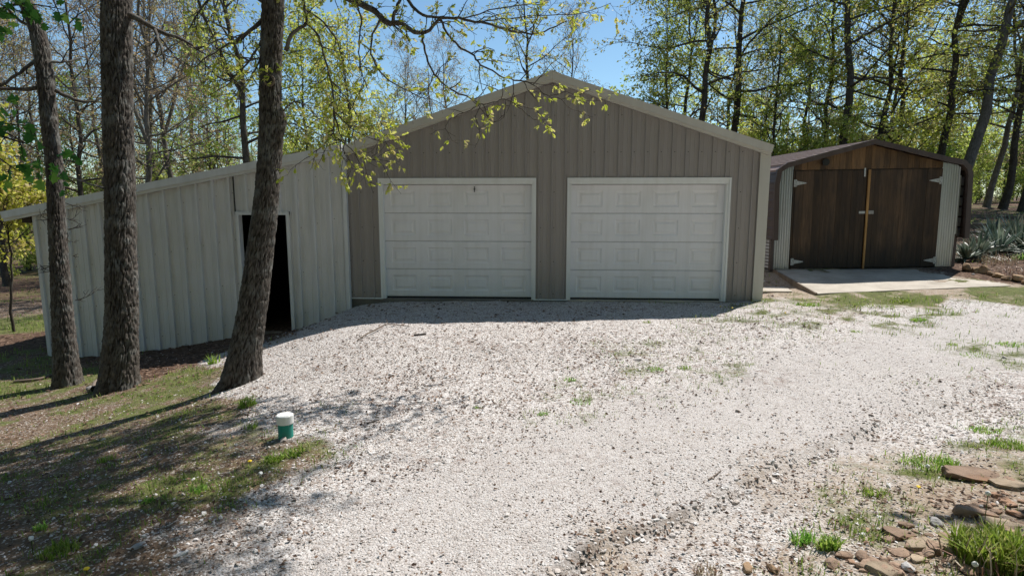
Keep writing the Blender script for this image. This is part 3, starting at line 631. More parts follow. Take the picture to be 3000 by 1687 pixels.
# gable boards
r = np.random.default_rng(5); x = -1.585
while x < 1.56:
    wd = r.uniform(.11, .15); x1 = min(1.565, x+wd); zt = lambda q: roofz(q)-.055; jz = r.uniform(0, .012); d = r.uniform(-.006, .004)
    poly = [(x+.002, 2.115+jz*.4), (x1-.002, 2.115+jz*.4), (x1-.002, zt(x1))]+([(0, zt(0))] if x < 0 < x1 else [])+[(x+.002, zt(x))]
    MB().prism(poly, -.022+d, .0+d).build('gable_board', M['gable_wood'], SH); x = x1
tag(_s := MB(), ) if False else None
sm = MB()
for k in range(26): sm.cyl((-1.5+k*.12, -.03, 2.15+.01*math.sin(k*2.1)), .006, .012, 6, 1)
tag(sm.build('nail_heads', M['black'], SH), kind='stuff')
def plank_door(xa, xb, seed):
    dr = empty('door'); dr.parent = SH; rr = np.random.default_rng(seed); x = xa
    while x < xb-.01:
        x1 = x+rr.uniform(.085, .125)
        if xb-x1 < .06: x1 = xb
        d = rr.uniform(-.004, .004); MB().box(x+.0018, x1-.0018, -.030+d, -.004+d, .012+rr.uniform(-.008, .01), 2.095+rr.uniform(-.01, .004)).build('plank', M['door_wood'], dr); x = x1
    return dr
dl = plank_door(-1.560, -.045, 3); drr = plank_door(.012, 1.530, 4)
MB().prism([(-.02, 2.10), (.03, 2.10), (.018, -.02), (-.018, -.02)], -.05, -.02).build('meeting_batten', M['batten'], dl)
MB().box(-1.60, -1.562, -.02, .05, 0, 2.1).build('door_post', M['door_wood'], SH); MB().box(1.533, 1.572, -.02, .05, 0, 2.1).build('door_post', M['door_wood'], SH)
MB().box(-1.6, 1.57, .0, .06, 2.085, 2.13).build('door_lintel', M['inside'], SH)
def hinge(x, z, s, par):
    h = MB(); h.box(x-.03, x+.03, -.046, -.038, z-.075, z+.075); h.prism([(x+s*.036, z-.045), (x+s*.235, z-.009), (x+s*.245, z), (x+s*.235, z+.009), (x+s*.036, z+.045)], -.046, -.037)
    h.cyl((x+s*.036, -.05, z-.05), .009, .10, 10, 2); o = h.build('strap_hinge', M['hinge'], par); b_ = MB()
    for dx, dz in ((-.012, .06), (.012, .03), (-.012, -.03), (.012, -.06)): b_.cyl((x+dx, -.049, z+dz), .007, .004, 8, 1)
    for q in (.08, .15, .23): b_.cyl((x+s*q, -.049, z), .006, .004, 8, 1)
    tag(b_.build('hinge_screws', M['black'], o), kind='stuff')
hinge(-1.565, 1.84, 1, dl); hinge(-1.552, .16, 1, dl); hinge(1.53, 1.85, -1, drr); hinge(1.545, .145, -1, drr)
m = MB(); m.box(-.115, -.082, -.047, -.036, 1.955, 2.135); m.build('top_latch', M['hinge'], dl)
m = MB(); m.box(-.17, -.04, -.046, -.037, 1.175, 1.225); m.build('hasp', M['hinge'], dl)
m = MB(); m.box(.03, .135, -.06, -.034, 1.165, 1.22); m.box(.02, .14, -.05, -.032, 1.22, 1.235); m.build('latch_box', M['grey_stone'], drr)
m = MB(); m.cyl((-.965, -.10, 2.265), .075, .07, 20, 1, .05); m.build('flood_lamp', M['black'], SH, smooth=False)
MB().box(-1.0, -.92, -.09, -.02, 2.215, 2.24).build('lamp_bracket', M['black'], SH)
m = MB().box(-2.10, 2.06, -.10, 6.3, -.35, -.02); m.build('footing', M['footing'], SH)

# ---------------------------------------------------------------- concrete
def slab(name, pts, th, mt, label, sub=18, chip=.012):
    """slab from 4 top corners (world), front edge first"""
    P = np.array(pts, float); u = np.linspace(0, 1, sub*2+1); v = np.linspace(0, 1, sub+1); U, Vv = np.meshgrid(u, v)
    T = ((1-U)*(1-Vv))[..., None]*P[0]+(U*(1-Vv))[..., None]*P[1]+(U*Vv)[..., None]*P[2]+((1-U)*Vv)[..., None]*P[3]
    edge = (U == 0) | (U == 1) | (Vv == 0) | (Vv == 1); jit = (fbm(T[..., 0]*9, T[..., 1]*9, 3)-.5)
    T[..., 2] += (fbm(T[..., 0]*2, T[..., 1]*2, 8)-.5)*.012; c = T.mean((0, 1)); T[..., :2] += np.where(edge, jit*chip*3, 0)[..., None]*nrm(T-c)[..., :2]
    ny, nx = U.shape; I = np.arange(ny*nx).reshape(ny, nx); F = [np.stack([I[:-1, :-1], I[:-1, 1:], I[1:, 1:], I[1:, :-1]], -1).reshape(-1, 4)]
    ring = np.concatenate([I[0, :], I[1:, -1], I[-1, -2::-1], I[-2:0:-1, 0]]); V = T.reshape(-1, 3); low = V[ring].copy(); low[:, 2] -= th; b_ = len(V); n = len(ring); j = np.arange(n)
    F.append(np.stack([ring, b_+j, b_+(j+1) % n, ring[(j+1) % n]], -1))
    o = link(name, mesh_np(name, np.concatenate([V, low]), F, mt)); return tag(o, label, 'slab', kind='structure')
def onz(px, py, z):
    d = ray(px, py); return CAM+d*((z-CAM[2])/d[2])
aC = gpt(2395, 865)+np.array([0, 0, .035]); aR = gpt(2960, 838)+np.array([0, 0, .012])
slab('concrete_apron', [aC, aR, (11.55, 2.72, .385), (7.40, 2.5, .375)], .16, M['concrete'], 'pale concrete apron sloping down from the brown shed doors', 22)
e0, e1 = np.array(aC), np.array([7.40, 2.5, .375]); u = e1-e0; fb = MB().box(0, float(np.linalg.norm(u)), .004, .042, -.16, .012).build('form_board', M['timber'], None, tuple(e0), bevel=.004)
fb.rotation_euler = (0, -math.asin(u[2]/float(np.linalg.norm(u))), math.atan2(u[1], u[0])); tag(fb, 'weathered form board along the left edge of the concrete apron', 'board')
sC = onz(2140, 853, .15); s2 = onz(2322, 853, .15); s3 = onz(2302, 840, .155); s4 = onz(2160, 840, .155)
slab('concrete_step', [sC, s2, s3, s4], .14, M['concrete'], 'small concrete slab between garage corner and shed apron', 8)

# ---------------------------------------------------------------- foreground trunks
def worley(u, v, nu, seed):
    r_ = np.random.default_rng(seed); iu = np.floor(u).astype(int); iv = np.floor(v).astype(int); mv = iv.max()+4
    jx = r_.random((nu, mv)); jy = r_.random((nu, mv)); f1 = np.full(u.shape, 9.); f2 = np.full(u.shape, 9.)
    for a in (-1, 0, 1):
        for c in (-1, 0, 1):
            cu = iu+a; cv = iv+c; q = np.clip(cv+1, 0, mv-1); d = np.hypot(cu+jx[cu % nu, q]-u, cv+jy[cu % nu, q]-v)
            f2 = np.minimum(f2, np.maximum(f1, d)); f1 = np.minimum(f1, d)
    return f1, f2
def spline(P, n):
    P = np.asarray(P, float); t = np.concatenate([[0], np.cumsum(np.linalg.norm(np.diff(P[:, :3], axis=0), axis=1))]); s = np.linspace(0, t[-1], n)
    m_ = np.gradient(P, t, axis=0); i = np.clip(np.searchsorted(t, s)-1, 0, len(t)-2); h = (t[i+1]-t[i])[:, None]; x = ((s-t[i])/(t[i+1]-t[i]))[:, None]
    return (2*x**3-3*x**2+1)*P[i]+(x**3-2*x**2+x)*h*m_[i]+(-2*x**3+3*x**2)*P[i+1]+(x**3-x**2)*h*m_[i+1]
def bark_trunk(path, nth, ns, seed, amp, cell, flare, knobs=()):
    """path rows (x,y,z,r); deep-fissured bark as real relief"""
    Q = spline(path, ns); P, R = Q[:, :3], Q[:, 3]; T = nrm(np.gradient(P, axis=0)); U = nrm(np.cross(T, [0, 1., 0])); W = np.cross(T, U)
    th = np.arange(nth)*2*np.pi/nth; TH, SI = np.meshgrid(th, np.arange(ns)); s = np.concatenate([[0], np.cumsum(np.linalg.norm(np.diff(P, axis=0), axis=1))])[SI]
    nu = int(round(2*np.pi*R.mean()/cell)); u = TH/(2*np.pi)*nu
    wob = (fbm(TH*3, s*3, seed)-.5)*2.4+(fbm(TH*9, s*8, seed+5)-.5)*1.4
    f1, f2 = worley((u+wob) % nu, s/(cell*6.5)+wob*.35, nu, seed); g1, g2 = worley((u*2.1+wob) % int(nu*2), s/(cell*1.1), max(3, int(nu*2)), seed+3)
    pt = fbm(TH*1.5, s*1.2, seed+13); h = np.clip((f2-f1)*2.4, 0, 1)*(.45+.5*pt)+np.clip((g2-g1)*2, 0, 1)*.2+(fbm(TH*24, s*22, seed+9)-.5)*.9+(fbm(TH*8, s*3, seed+19)-.5)*.6
    lob = 1+flare*1.5*np.exp(-s/.20)*(1+.55*np.cos(TH*4+seed)+.3*np.cos(TH*7+seed*2))+.04*np.sin(TH*2+s*1.1)+.03*np.sin(TH*3-s*1.7)
    rad = R[SI]*.90*lob+amp*(h-.85)
    for kt, ks, kr, ka in knobs: rad = rad+ka*np.exp(-((np.angle(np.exp(1j*(TH-kt)))*R[SI])**2+(s-ks)**2)/kr**2)
    V = P[SI]+rad[..., None]*(np.cos(TH)[..., None]*U[SI]+np.sin(TH)[..., None]*W[SI])
    I = np.arange(ns*nth).reshape(ns, nth); N_ = np.roll(I, -1, 1)
    return V.reshape(-1, 3), np.stack([I[:-1], N_[:-1], N_[1:], I[1:]], -1).reshape(-1, 4), h.ravel()
def branch(r_, p, d, L, n, wig, trop):
    P = [np.array(p, float)]; d = nrm(np.array(d, float))
    for i in range(n-1):
        d = nrm(d+r_.normal(0, wig, 3)+np.array([0, 0, trop])); P.append(P[-1]+d*L/(n-1))
    return np.array(P)
def leaves(pos, dirs, size, r_, droop=.5, shape='rhomb', wide=.5):
    """leaf blades: folded two-quad shape for near ones, single rhomb for far ones"""
    N = len(pos); d = nrm(dirs+r_.normal(0, .55, (N, 3))+np.array([0, 0, -droop])); a = nrm(np.cross(d, r_.normal(0, 1, (N, 3)))); nn = np.cross(d, a)
    L = (size*r_.uniform(.6, 1.3, N))[:, None]; Wd = L*wide*r_.uniform(.75, 1.2, N)[:, None]
    if shape == 'rhomb':
        V = np.stack([pos, pos+d*L*.5+a*Wd*.5, pos+d*L, pos+d*L*.55-a*Wd*.5], 1); F = np.arange(N*4).reshape(N, 4); tint = r_.random(N)
        return V.reshape(-1, 3), [F], tint
    fold = nn*Wd*.22
    if shape == 'oak':      # lobed, folded along the midrib
        pr = [(.0, .03), (.22, .26), (.34, .16), (.5, .5), (.62, .28), (.76, .42), (.9, .2)]
    else:                   # maple: broad, pointed lobes
        pr = [(.0, .04), (.08, .62), (.3, .38), (.42, 1.0), (.58, .5), (.72, .55), (.84, .2)]
    left = [pos+d*L*t+a*Wd*q+fold*q*2 for t, q in pr]; right = [pos+d*L*t-a*Wd*q+fold*q*2 for t, q in pr]; mid = [pos+d*L*t for t, q in pr]; tip = pos+d*L
    k = len(pr); V = np.stack(left+mid+right+[tip], 1); n1 = 3*k+1; b_ = np.arange(N)[:, None]*n1; Fq, Ft = [], []
    for i in range(k-1): Fq += [b_+np.array([[i, k+i, k+i+1, i+1]]), b_+np.array([[k+i, 2*k+i, 2*k+i+1, k+i+1]])]
    Ft += [b_+np.array([[k-1, 2*k-1, 3*k]]), b_+np.array([[2*k-1, 3*k-1, 3*k]])]
    tint = r_.random(N); return V.reshape(-1, 3), [np.concatenate(Fq), np.concatenate(Ft)], np.concatenate([np.tile(tint, 2*(k-1)), np.tile(tint, 2)])
def crown_mesh(name, tw, lv, mt, ml):
    """tw = list of (V, quads) twig tubes; lv = (V, [faces], tint)"""
    V = []; Fq = []; b_ = 0; 
    for v, f in tw:
        if len(v): V.append(v); Fq.append(f+b_); b_ += len(v)
    nb = sum(len(f) for f in Fq); F = list(Fq); mi = [np.zeros(nb, int)]; ti = [np.zeros(nb)]
    if lv is not None:
        for lv_ in (lv if isinstance(lv, list) else [lv]):
            V.append(lv_[0]); 
            for f in lv_[1]: F.append(f+b_)
            b_ += len(lv_[0]); n = sum(len(f) for f in lv_[1]); mi.append(np.ones(n, int)); ti.append(lv_[2])
    return mesh_np(name, np.concatenate(V), F, [mt, ml], False, np.concatenate(mi), {'tint': ('FACE', np.concatenate(ti))})
def ramify(r_, limbs, levels, out, twlast):
    """limbs: list of (P, R). levels: list of dicts. returns twig end nodes [(pos, dir)]"""
    cur = limbs; nodes = []
    for li, lv in enumerate(levels):
        nxt = []
        for P, R in cur:
            L = np.linalg.norm(np.diff(P, axis=0), axis=1).sum(); cnt = max(1, int(round(lv['per_m']*L*r_.uniform(.75, 1.25)))) if 'per_m' in lv else int(r_.integers(lv['n'][0], lv['n'][1]+1))
            for c in range(cnt):
                f = r_.uniform(lv.get('from', .2), 1.0)*(len(P)-1); i = min(int(f), len(P)-2); p = P[i]+(P[i+1]-P[i])*(f-i); t = nrm(P[i+1]-P[i])
                side = nrm(np.cross(t, r_.normal(0, 1, 3))); d = t*lv.get('fwd', .6)+side*lv.get('side', .9)+np.array([0, 0, lv.get('up', 0)])
                ln = lv['len']*r_.uniform(.55, 1.35); n = lv.get('pts', 5); B = branch(r_, p, d, ln, n, lv.get('wig', .22), lv.get('trop', 0)); rr = min(lv['r'], R[i]*.75)
                nxt.append((B, np.linspace(rr, max(rr*.3, lv.get('rmin', .0015)), n)))
        out.append((nxt, lv.get('sides', 3))); cur = nxt
    for P, R in cur:
        for j in range(1, len(P)): nodes.append((P[j], P[j]-P[j-1]))
    return nodes
def px_path(L): return np.array([list(at(a, c, d))+[rp*d/FPX] for a, c, d, rp in L])

# ----- the three trunks
def fore_tree(name, label, trunk_px, nth, ns, seed, amp, cell, flare, limbs, levels, leafmat, leafsize, per, knobs=(), shape='oak', extra=None, droop=.7, keep=1., wlimbs=(), lv_extra=None):
    b = gpt(*trunk_px[0][:2]); d0 = float((b-CAM)@_fw); r_ = np.random.default_rng(seed)
    path = [[*b[:2], b[2]-.12, trunk_px[0][2]*d0/FPX]]
    for a, c, rp, *dd in trunk_px[1:]:
        d = d0+(dd[0] if dd else 0); path.append(list(at(a, c, d))+[rp*d/FPX])
    path = np.array(path); root = empty(name, tuple(b)); tag(root, label, 'tree', 'oak trunks in front of the lean-to')
    V, F, hh = bark_trunk(path, nth, ns, seed, amp, cell, flare, knobs)
    lt = []
    for P in limbs: q = px_path(P); q = spline(q, max(6, len(P)*3)); lt.append((q[:, :3]+np.concatenate([np.zeros((1, 3)), r_.normal(0, .006, (len(q)-1, 3))]), q[:, 3]))
    for P in wlimbs: q = spline(np.array(P, float), 14); lt.append((q[:, :3]+r_.normal(0, .03, (14, 3)), q[:, 3]))
    v2, f2 = tubes([l[0] for l in lt], [l[1] for l in lt], 8) if lt else (np.zeros((0, 3)), np.zeros((0, 4), int))
    Vt = np.concatenate([V, v2])-b; link('trunk', mesh_np('trunk', Vt, [F, f2+len(V)], M['bark_oak'], True, attrs={'ridge': ('POINT', np.concatenate([hh, np.full(len(v2), .7)]))}), root)
    allb = []; nw = len(lt)-len(wlimbs); nodes = ramify(r_, lt[:nw], levels, allb, None) if nw else []
    if lv_extra: nodes += ramify(r_, lt[lv_extra[0]:lv_extra[1]], levels, allb, None)
    nodes_w = []
    if wlimbs: nodes_w = ramify(r_, lt[nw:], [dict(per_m=3.4, len=1.0, r=.02, pts=6, wig=.2, sides=4, rmin=.005), dict(per_m=5, len=.42, r=.008, pts=5, wig=.25, sides=3, rmin=.003), dict(per_m=6, len=.16, r=.004, pts=4, wig=.3, rmin=.0015)], allb, None)
    tw = []
    for L, k in allb: tw.append(tubes([l[0] for l in L], [l[1] for l in L], k))
    if extra: tw += extra(r_)
    idx = [i for i in range(len(nodes)) if r_.random() < keep]
    if idx:
        pos = np.repeat(np.array([nodes[i][0] for i in idx]), per, 0); dr = np.repeat(nrm(np.array([nodes[i][1] for i in idx])), per, 0)
        lv = leaves(pos, dr, leafsize, r_, droop, shape); lv = [(lv[0]-b, lv[1], lv[2])]
        if nodes_w:
            nodes_w = [q for q in nodes_w if fbm(q[0][0]*1.1, q[0][1]*1.1, 88) > .44]
            pos = np.repeat(np.array([q[0] for q in nodes_w]), 3, 0); dr = np.repeat(nrm(np.array([q[1] for q in nodes_w])), 3, 0); l2 = leaves(pos, dr, .08, r_, droop, 'rhomb', .6); lv.append((l2[0]-b, l2[1], l2[2]))
    else: lv = None
    tw = [(v-b, f) for v, f in tw if len(v)]
    if tw or lv: link('crown', crown_mesh('crown', tw, lv, M['twig'], leafmat), root)
    return root, path, b
def dead_sprigs(spots):
    def f(r_):
        out = []
        for a, c, d, s, ln in spots:
            p = at(a, c, d); PL, RL = [], []
            for k in range(int(r_.integers(1, 3))):
                B = branch(r_, p, nrm(_rt*s+np.array([0, -.3, 0])+r_.normal(0, .25, 3)), ln*r_.uniform(.6, 1.1), 6, .2, .02); PL.append(B); RL.append(np.linspace(.006, .002, 6))
                for q in range(3):
                    i = int(r_.integers(2, 5)); PL.append(branch(r_, B[i], B[i+1 if i < 5 else i]-B[i-1]+r_.normal(0, .1, 3), ln*.4, 6, .25, 0)); RL.append(np.linspace(.004, .0015, 6))
            out.append(tubes(PL, RL, 4))
        return out
    return f
LV_T = [dict(per_m=3.2, len=.5, r=.010, pts=6, wig=.22, side=.8, fwd=.7, up=.05, sides=4), dict(per_m=6, len=.22, r=.004, pts=4, wig=.3, rmin=.0012, sides=3)]
LV_S = [dict(per_m=2.6, len=.55, r=.010, pts=6, wig=.2, sides=4), dict(per_m=5, len=.25, r=.004, pts=4, wig=.3, rmin=.0014)]
d1 = 8.3; d2 = 7.9; d3 = 7.25
def dep(px, py): b = gpt(px, py); return float((b-CAM)@_fw)
d1, d2, d3 = dep(200, 1128), dep(345, 1138), dep(706, 1122)
fore_tree('oak_tree', 'thinnest of three oak trunks at left, leaning left with bare side limbs',
  [(200, 1128, 37), (190, 1010, 33), (178, 850, 28.5), (166, 650, 26), (158, 480, 25), (143, 330, 24), (128, 190, 24), (98, 60, 22), (62, -20, 21), (10, -160, 19, .2), (-60, -360, 15, .5), (-110, -620, 8, .8)],
  130, 460, 21, .022, .026, .25,
  [[(122, 250, d1, 7), (80, 262, d1-.1, 5.5), (30, 262, d1-.2, 5), (-60, 255, d1-.3, 3.5)], [(110, 172, d1, 6), (70, 205, d1-.1, 4.5), (30, 232, d1-.2, 4), (-40, 275, d1-.2, 3)],
   [(165, 266, d1, 6.5), (195, 282, d1, 5.5), (233, 297, d1+.1, 4), (285, 297, d1+.2, 2.5)], [(150, 182, d1, 4), (190, 182, d1+.1, 3), (240, 170, d1+.3, 2)], [(95, 80, d1, 5), (60, 60, d1, 4), (0, 10, d1-.2, 3)],
   [(40, -80, d1, 12), (-60, -180, d1-.6, 9), (-200, -250, d1-1.4, 5)], [(0, -200, d1, 12), (60, -330, d1+.6, 9), (160, -450, d1+1.3, 5)]],
  LV_S, M['leaf_brown'], .05, 1, shape='rhomb', droop=.4, keep=.35,
  extra=dead_sprigs([(192, 595, d1-.1, 1, .35), (195, 640, d1-.1, 1, .28), (146, 645, d1-.1, -1, .22), (198, 672, d1-.1, 1, .3), (150, 780, d1-.1, -1, .22), (152, 795, d1-.1, -1, .2), (220, 880, d1-.1, 1, .45), (215, 750, d1-.1, 1, .1), (150, 610, d1-.1, -1, .4), (196, 705, d1-.1, 1, .2)]))
fore_tree('oak_tree', 'thickest straight oak trunk, middle of the three before the white lean-to',
  [(345, 1138, 58), (352, 1060, 52), (356, 950, 47), (354, 800, 46), (351, 563, 46), (346, 300, 45.5), (341, 100, 44), (338, -30, 42), (330, -250, 36), (350, -500, 26, .2), (330, -800, 14, .3)],
  190, 520, 33, .027, .032, .2,
  [[(380, 45, d2, 9), (420, 66, d2, 7.5), (455, 85, d2+.1, 6), (500, 104, d2+.1, 5), (545, 122, d2+.2, 4), (575, 142, d2+.2, 3), (600, 160, d2+.3, 2)], [(455, 85, d2+.1, 5), (462, 118, d2, 4.5), (458, 150, d2, 4), (448, 178, d2-.1, 3)], [(462, 118, d2, 3.5), (478, 160, d2, 3), (480, 198, d2, 2)],
   [(345, -150, d2, 20), (480, -260, d2+.6, 14), (640, -340, d2+1.3, 8)], [(340, -200, d2, 18), (200, -330, d2-.8, 12), (60, -420, d2-1.6, 7)]],
  LV_S, M['leaf_brown'], .05, 2, knobs=((.15, 3.0, .07, .03), (-.1, 1.2, .06, .015)), shape='rhomb', droop=.4, keep=.6)
A = d3
limbs3 = [
 # the long limb reaching right over the gravel and gable
 [(806, -210, A, 22), (900, -130, A-.1, 17), (985, -30, A-.25, 12), (1039, 4, A-.35, 9.5), (1085, 27, A-.4, 9), (1117, 50, A-.45, 8.5), (1148, 72, A-.5, 8), (1167, 66, A-.5, 7), (1202, 87, A-.55, 6.5), (1233, 97, A-.6, 6), (1249, 93, A-.6, 5.5), (1287, 58, A-.65, 4.5), (1307, 50, A-.7, 4.2), (1350, 56, A-.7, 4), (1388, 66, A-.75, 3.8), (1427, 70, A-.8, 3.5), (1466, 82, A-.8, 3.2), (1505, 95, A-.85, 3), (1544, 99, A-.9, 2.7), (1583, 95, A-.9, 2.4), (1622, 80, A-.95, 2), (1660, 62, A-1, 1.6)],
 [(1148, 72, A-.5, 5.5), (1158, 27, A-.45, 5), (1175, 0, A-.4, 4.5), (1185, -40, A-.3, 4)], [(1185, -10, A-.3, 5), (1217, 27, A-.4, 4.6), (1241, 45, A-.5, 4.2), (1290, 52, A-.65, 3.8)],
 [(1291, 58, A-.65, 3.6), (1299, 78, A-.65, 3.5), (1322, 113, A-.7, 3.2), (1353, 144, A-.7, 3), (1388, 163, A-.75, 2.8), (1408, 190, A-.8, 2.6), (1439, 206, A-.8, 2.4), (1470, 225, A-.8, 2.2), (1544, 241, A-.9, 2), (1575, 256, A-.9, 1.8), (1594, 276, A-.9, 1.6), (1622, 287, A-.95, 1.4), (1660, 289, A-.95, 1.2), (1700, 280, A-1, 1), (1730, 262, A-1, .8)],
 [(1237, 97, A-.6, 3.6), (1241, 132, A-.6, 3.3), (1249, 167, A-.6, 3.1), (1264, 202, A-.6, 2.9), (1287, 233, A-.65, 2.7), (1322, 264, A-.7, 2.5), (1369, 284, A-.7, 2.2), (1408, 303, A-.75, 2), (1447, 299, A-.75, 1.8), (1482, 292, A-.8, 1.6), (1505, 303, A-.8, 1.5), (1544, 334, A-.8, 1.3), (1563, 348, A-.85, 1.2), (1590, 352, A-.85, 1), (1610, 342, A-.9, .8)],
 [(1113, 58, A-.45, 3.4), (1093, 101, A-.4, 3), (1089, 155, A-.4, 2.7), (1109, 206, A-.4, 2.4), (1148, 241, A-.4, 2), (1194, 264, A-.45, 1.7), (1233, 287, A-.5, 1.4), (1264, 289, A-.5, 1)],
 [(1047, 12, A-.35, 2.8), (1058, 70, A-.35, 2.4), (1050, 136, A-.35, 2), (1058, 202, A-.4, 1.6), (1075, 260, A-.4, 1.2)],
 [(1408, 303, A-.75, 1.6), (1375, 325, A-.75, 1.4), (1320, 350, A-.7, 1.2), (1305, 378, A-.7, 1), (1335, 402, A-.7, .7)], [(1408, 303, A-.75, 1.4), (1395, 350, A-.75, 1.1), (1400, 380, A-.75, .8)],
 [(1482, 292, A-.8, 1.4), (1475, 340, A-.8, 1.1), (1440, 368, A-.8, .8)], [(1350, 56, A-.7, 2), (1440, 30, A-.6, 1.8), (1560, 10, A-.6, 1.5), (1680, -20, A-.7, 1.2)], [(1388, 66, A-.75, 2), (1480, 55, A-.9, 1.7), (1600, 45, A-1.1, 1.4), (1700, 40, A-1.2, 1), (1790, 10, A-1.3, .8)],
 # right-hand low branch with the hanging sprays by the lean-to corner
 [(838, 150, A-.05, 7), (850, 110, A-.1, 6), (880, 82, A-.2, 5), (897, 66, A-.25, 4.5), (893, 30, A-.25, 4), (880, -30, A-.2, 4)], [(897, 70, A-.25, 3.4), (932, 105, A-.3, 3), (952, 167, A-.35, 2.8), (967, 233, A-.4, 2.5), (979, 330, A-.45, 2.2), (972, 400, A-.45, 1.8), (930, 440, A-.5, 1.4), (905, 462, A-.5, 1)],
 [(979, 330, A-.45, 2), (1000, 400, A-.5, 1.7), (1030, 440, A-.55, 1.4), (1075, 470, A-.6, 1.1), (1110, 470, A-.6, .8)], [(979, 330, A-.45, 1.8), (1040, 385, A-.5, 1.4), (1100, 410, A-.55, 1), (1135, 420, A-.6, .8)], [(967, 233, A-.4, 1.8), (1010, 280, A-.4, 1.5), (1050, 340, A-.4, 1.1)], [(1000, 400, A-.5, 1.4), (1000, 450, A-.5, 1.1), (1030, 490, A-.55, .8)],
 [(893, 30, A-.2, 3), (940, 60, A-.1, 2.6), (990, 130, A-.1, 2), (1010, 220, A-.1, 1.4)], [(820, 330, A-.1, 2.5), (860, 300, A-.15, 2), (900, 310, A-.2, 1.4), (930, 340, A-.3, 1)],
 # left-hand leafy branches
 [(768, 60, A, 6), (720, 100, A-.1, 4.5), (670, 130, A-.15, 3.4), (620, 160, A-.2, 2.4), (570, 200, A-.3, 1.5)], [(765, 120, A, 4), (735, 170, A-.2, 3), (700, 215, A-.3, 2.2), (660, 250, A-.4, 1.5), (610, 280, A-.45, 1)], [(760, 180, A, 3), (720, 250, A-.3, 2), (690, 300, A-.4, 1.3)], [(775, 10, A, 6), (720, -30, A-.1, 5), (640, -20, A-.2, 3.4), (580, 40, A-.3, 2.2), (550, 90, A-.3, 1.5)],
 # crown above the frame, reaching right
 [(806, -300, A, 26), (920, -420, A-.6, 20), (1100, -560, A-1.2, 14), (1320, -700, A-1.8, 8)], [(806, -360, A, 24), (960, -560, A+.5, 18), (1200, -800, A+1, 10)], [(1100, -560, A-1.2, 10), (1250, -560, A-1.9, 8), (1500, -600, A-2.4, 5)], [(806, -420, A, 20), (700, -600, A-.8, 13), (520, -740, A-1.6, 7)], [(920, -420, A-.6, 11), (1040, -380, A-1.4, 9), (1250, -380, A-2.1, 5)],
]
_rc = np.random.default_rng(404); CROWN3 = []
for k in range(23):                                   # boughs of the crown out over the drive, above the picture
    e_ = np.array([1.3+3.5*((k*.618) % 1), -4.2+2.9*((k*.38+.1) % 1), _rc.uniform(6.8, 9.6)]); s_ = np.array([-1.15+.05*k/23, -3.6, _rc.uniform(4.9, 7.6)]); mid = (s_+e_)/2+np.array([0, 0, .5])+_rc.normal(0, .25, 3); r1 = _rc.uniform(.05, .085)
    CROWN3.append([(*s_, r1), (*((s_+mid)/2+_rc.normal(0, .15, 3)), r1*.85), (*mid, r1*.68), (*((e_+mid)/2+_rc.normal(0, .2, 3)), r1*.45), (*e_, .014)])
T3 = fore_tree('oak_tree', 'leaning oak trunk beside the gravel, its leafy limb reaching over the gable',
  [(706, 1122, 56), (716, 1060, 50), (730, 960, 45), (745, 860, 43), (760, 740, 41), (778, 600, 39.5), (790, 470, 39), (795, 390, 40), (793, 300, 36.5), (794, 200, 36), (798, 80, 35), (801, -40, 34), (806, -250, 30), (815, -500, 20), (840, -800, 9)],
  190, 520, 47, .018, .023, .28, limbs3,
  [dict(per_m=5.5, len=.36, r=.007, pts=6, wig=.24, side=.8, fwd=.7, up=-.03, sides=4), dict(per_m=9, len=.13, r=.003, pts=4, wig=.3, rmin=.001)],
  M['leaf_spring'], .058, 3, knobs=((3.0, 3.35, .12, .06), (2.9, 3.2, .06, .03)), keep=.62,
  wlimbs=CROWN3, lv_extra=(12, 25))
# the trunk's sawn knot
kb = at(788, 236, d3-.155); m = MB(); m.cyl((0, 0, 0), .075, .03, 18, 1, .062); 
m2 = MB(); m2.cyl((0, -.004, 0), .046, .02, 16, 1)
kn = m.build('knot_ring', M['twig_pale'], T3[0], tuple(kb-T3[2]), bevel=.008); m2.build('knot_hollow', M['black'], kn)

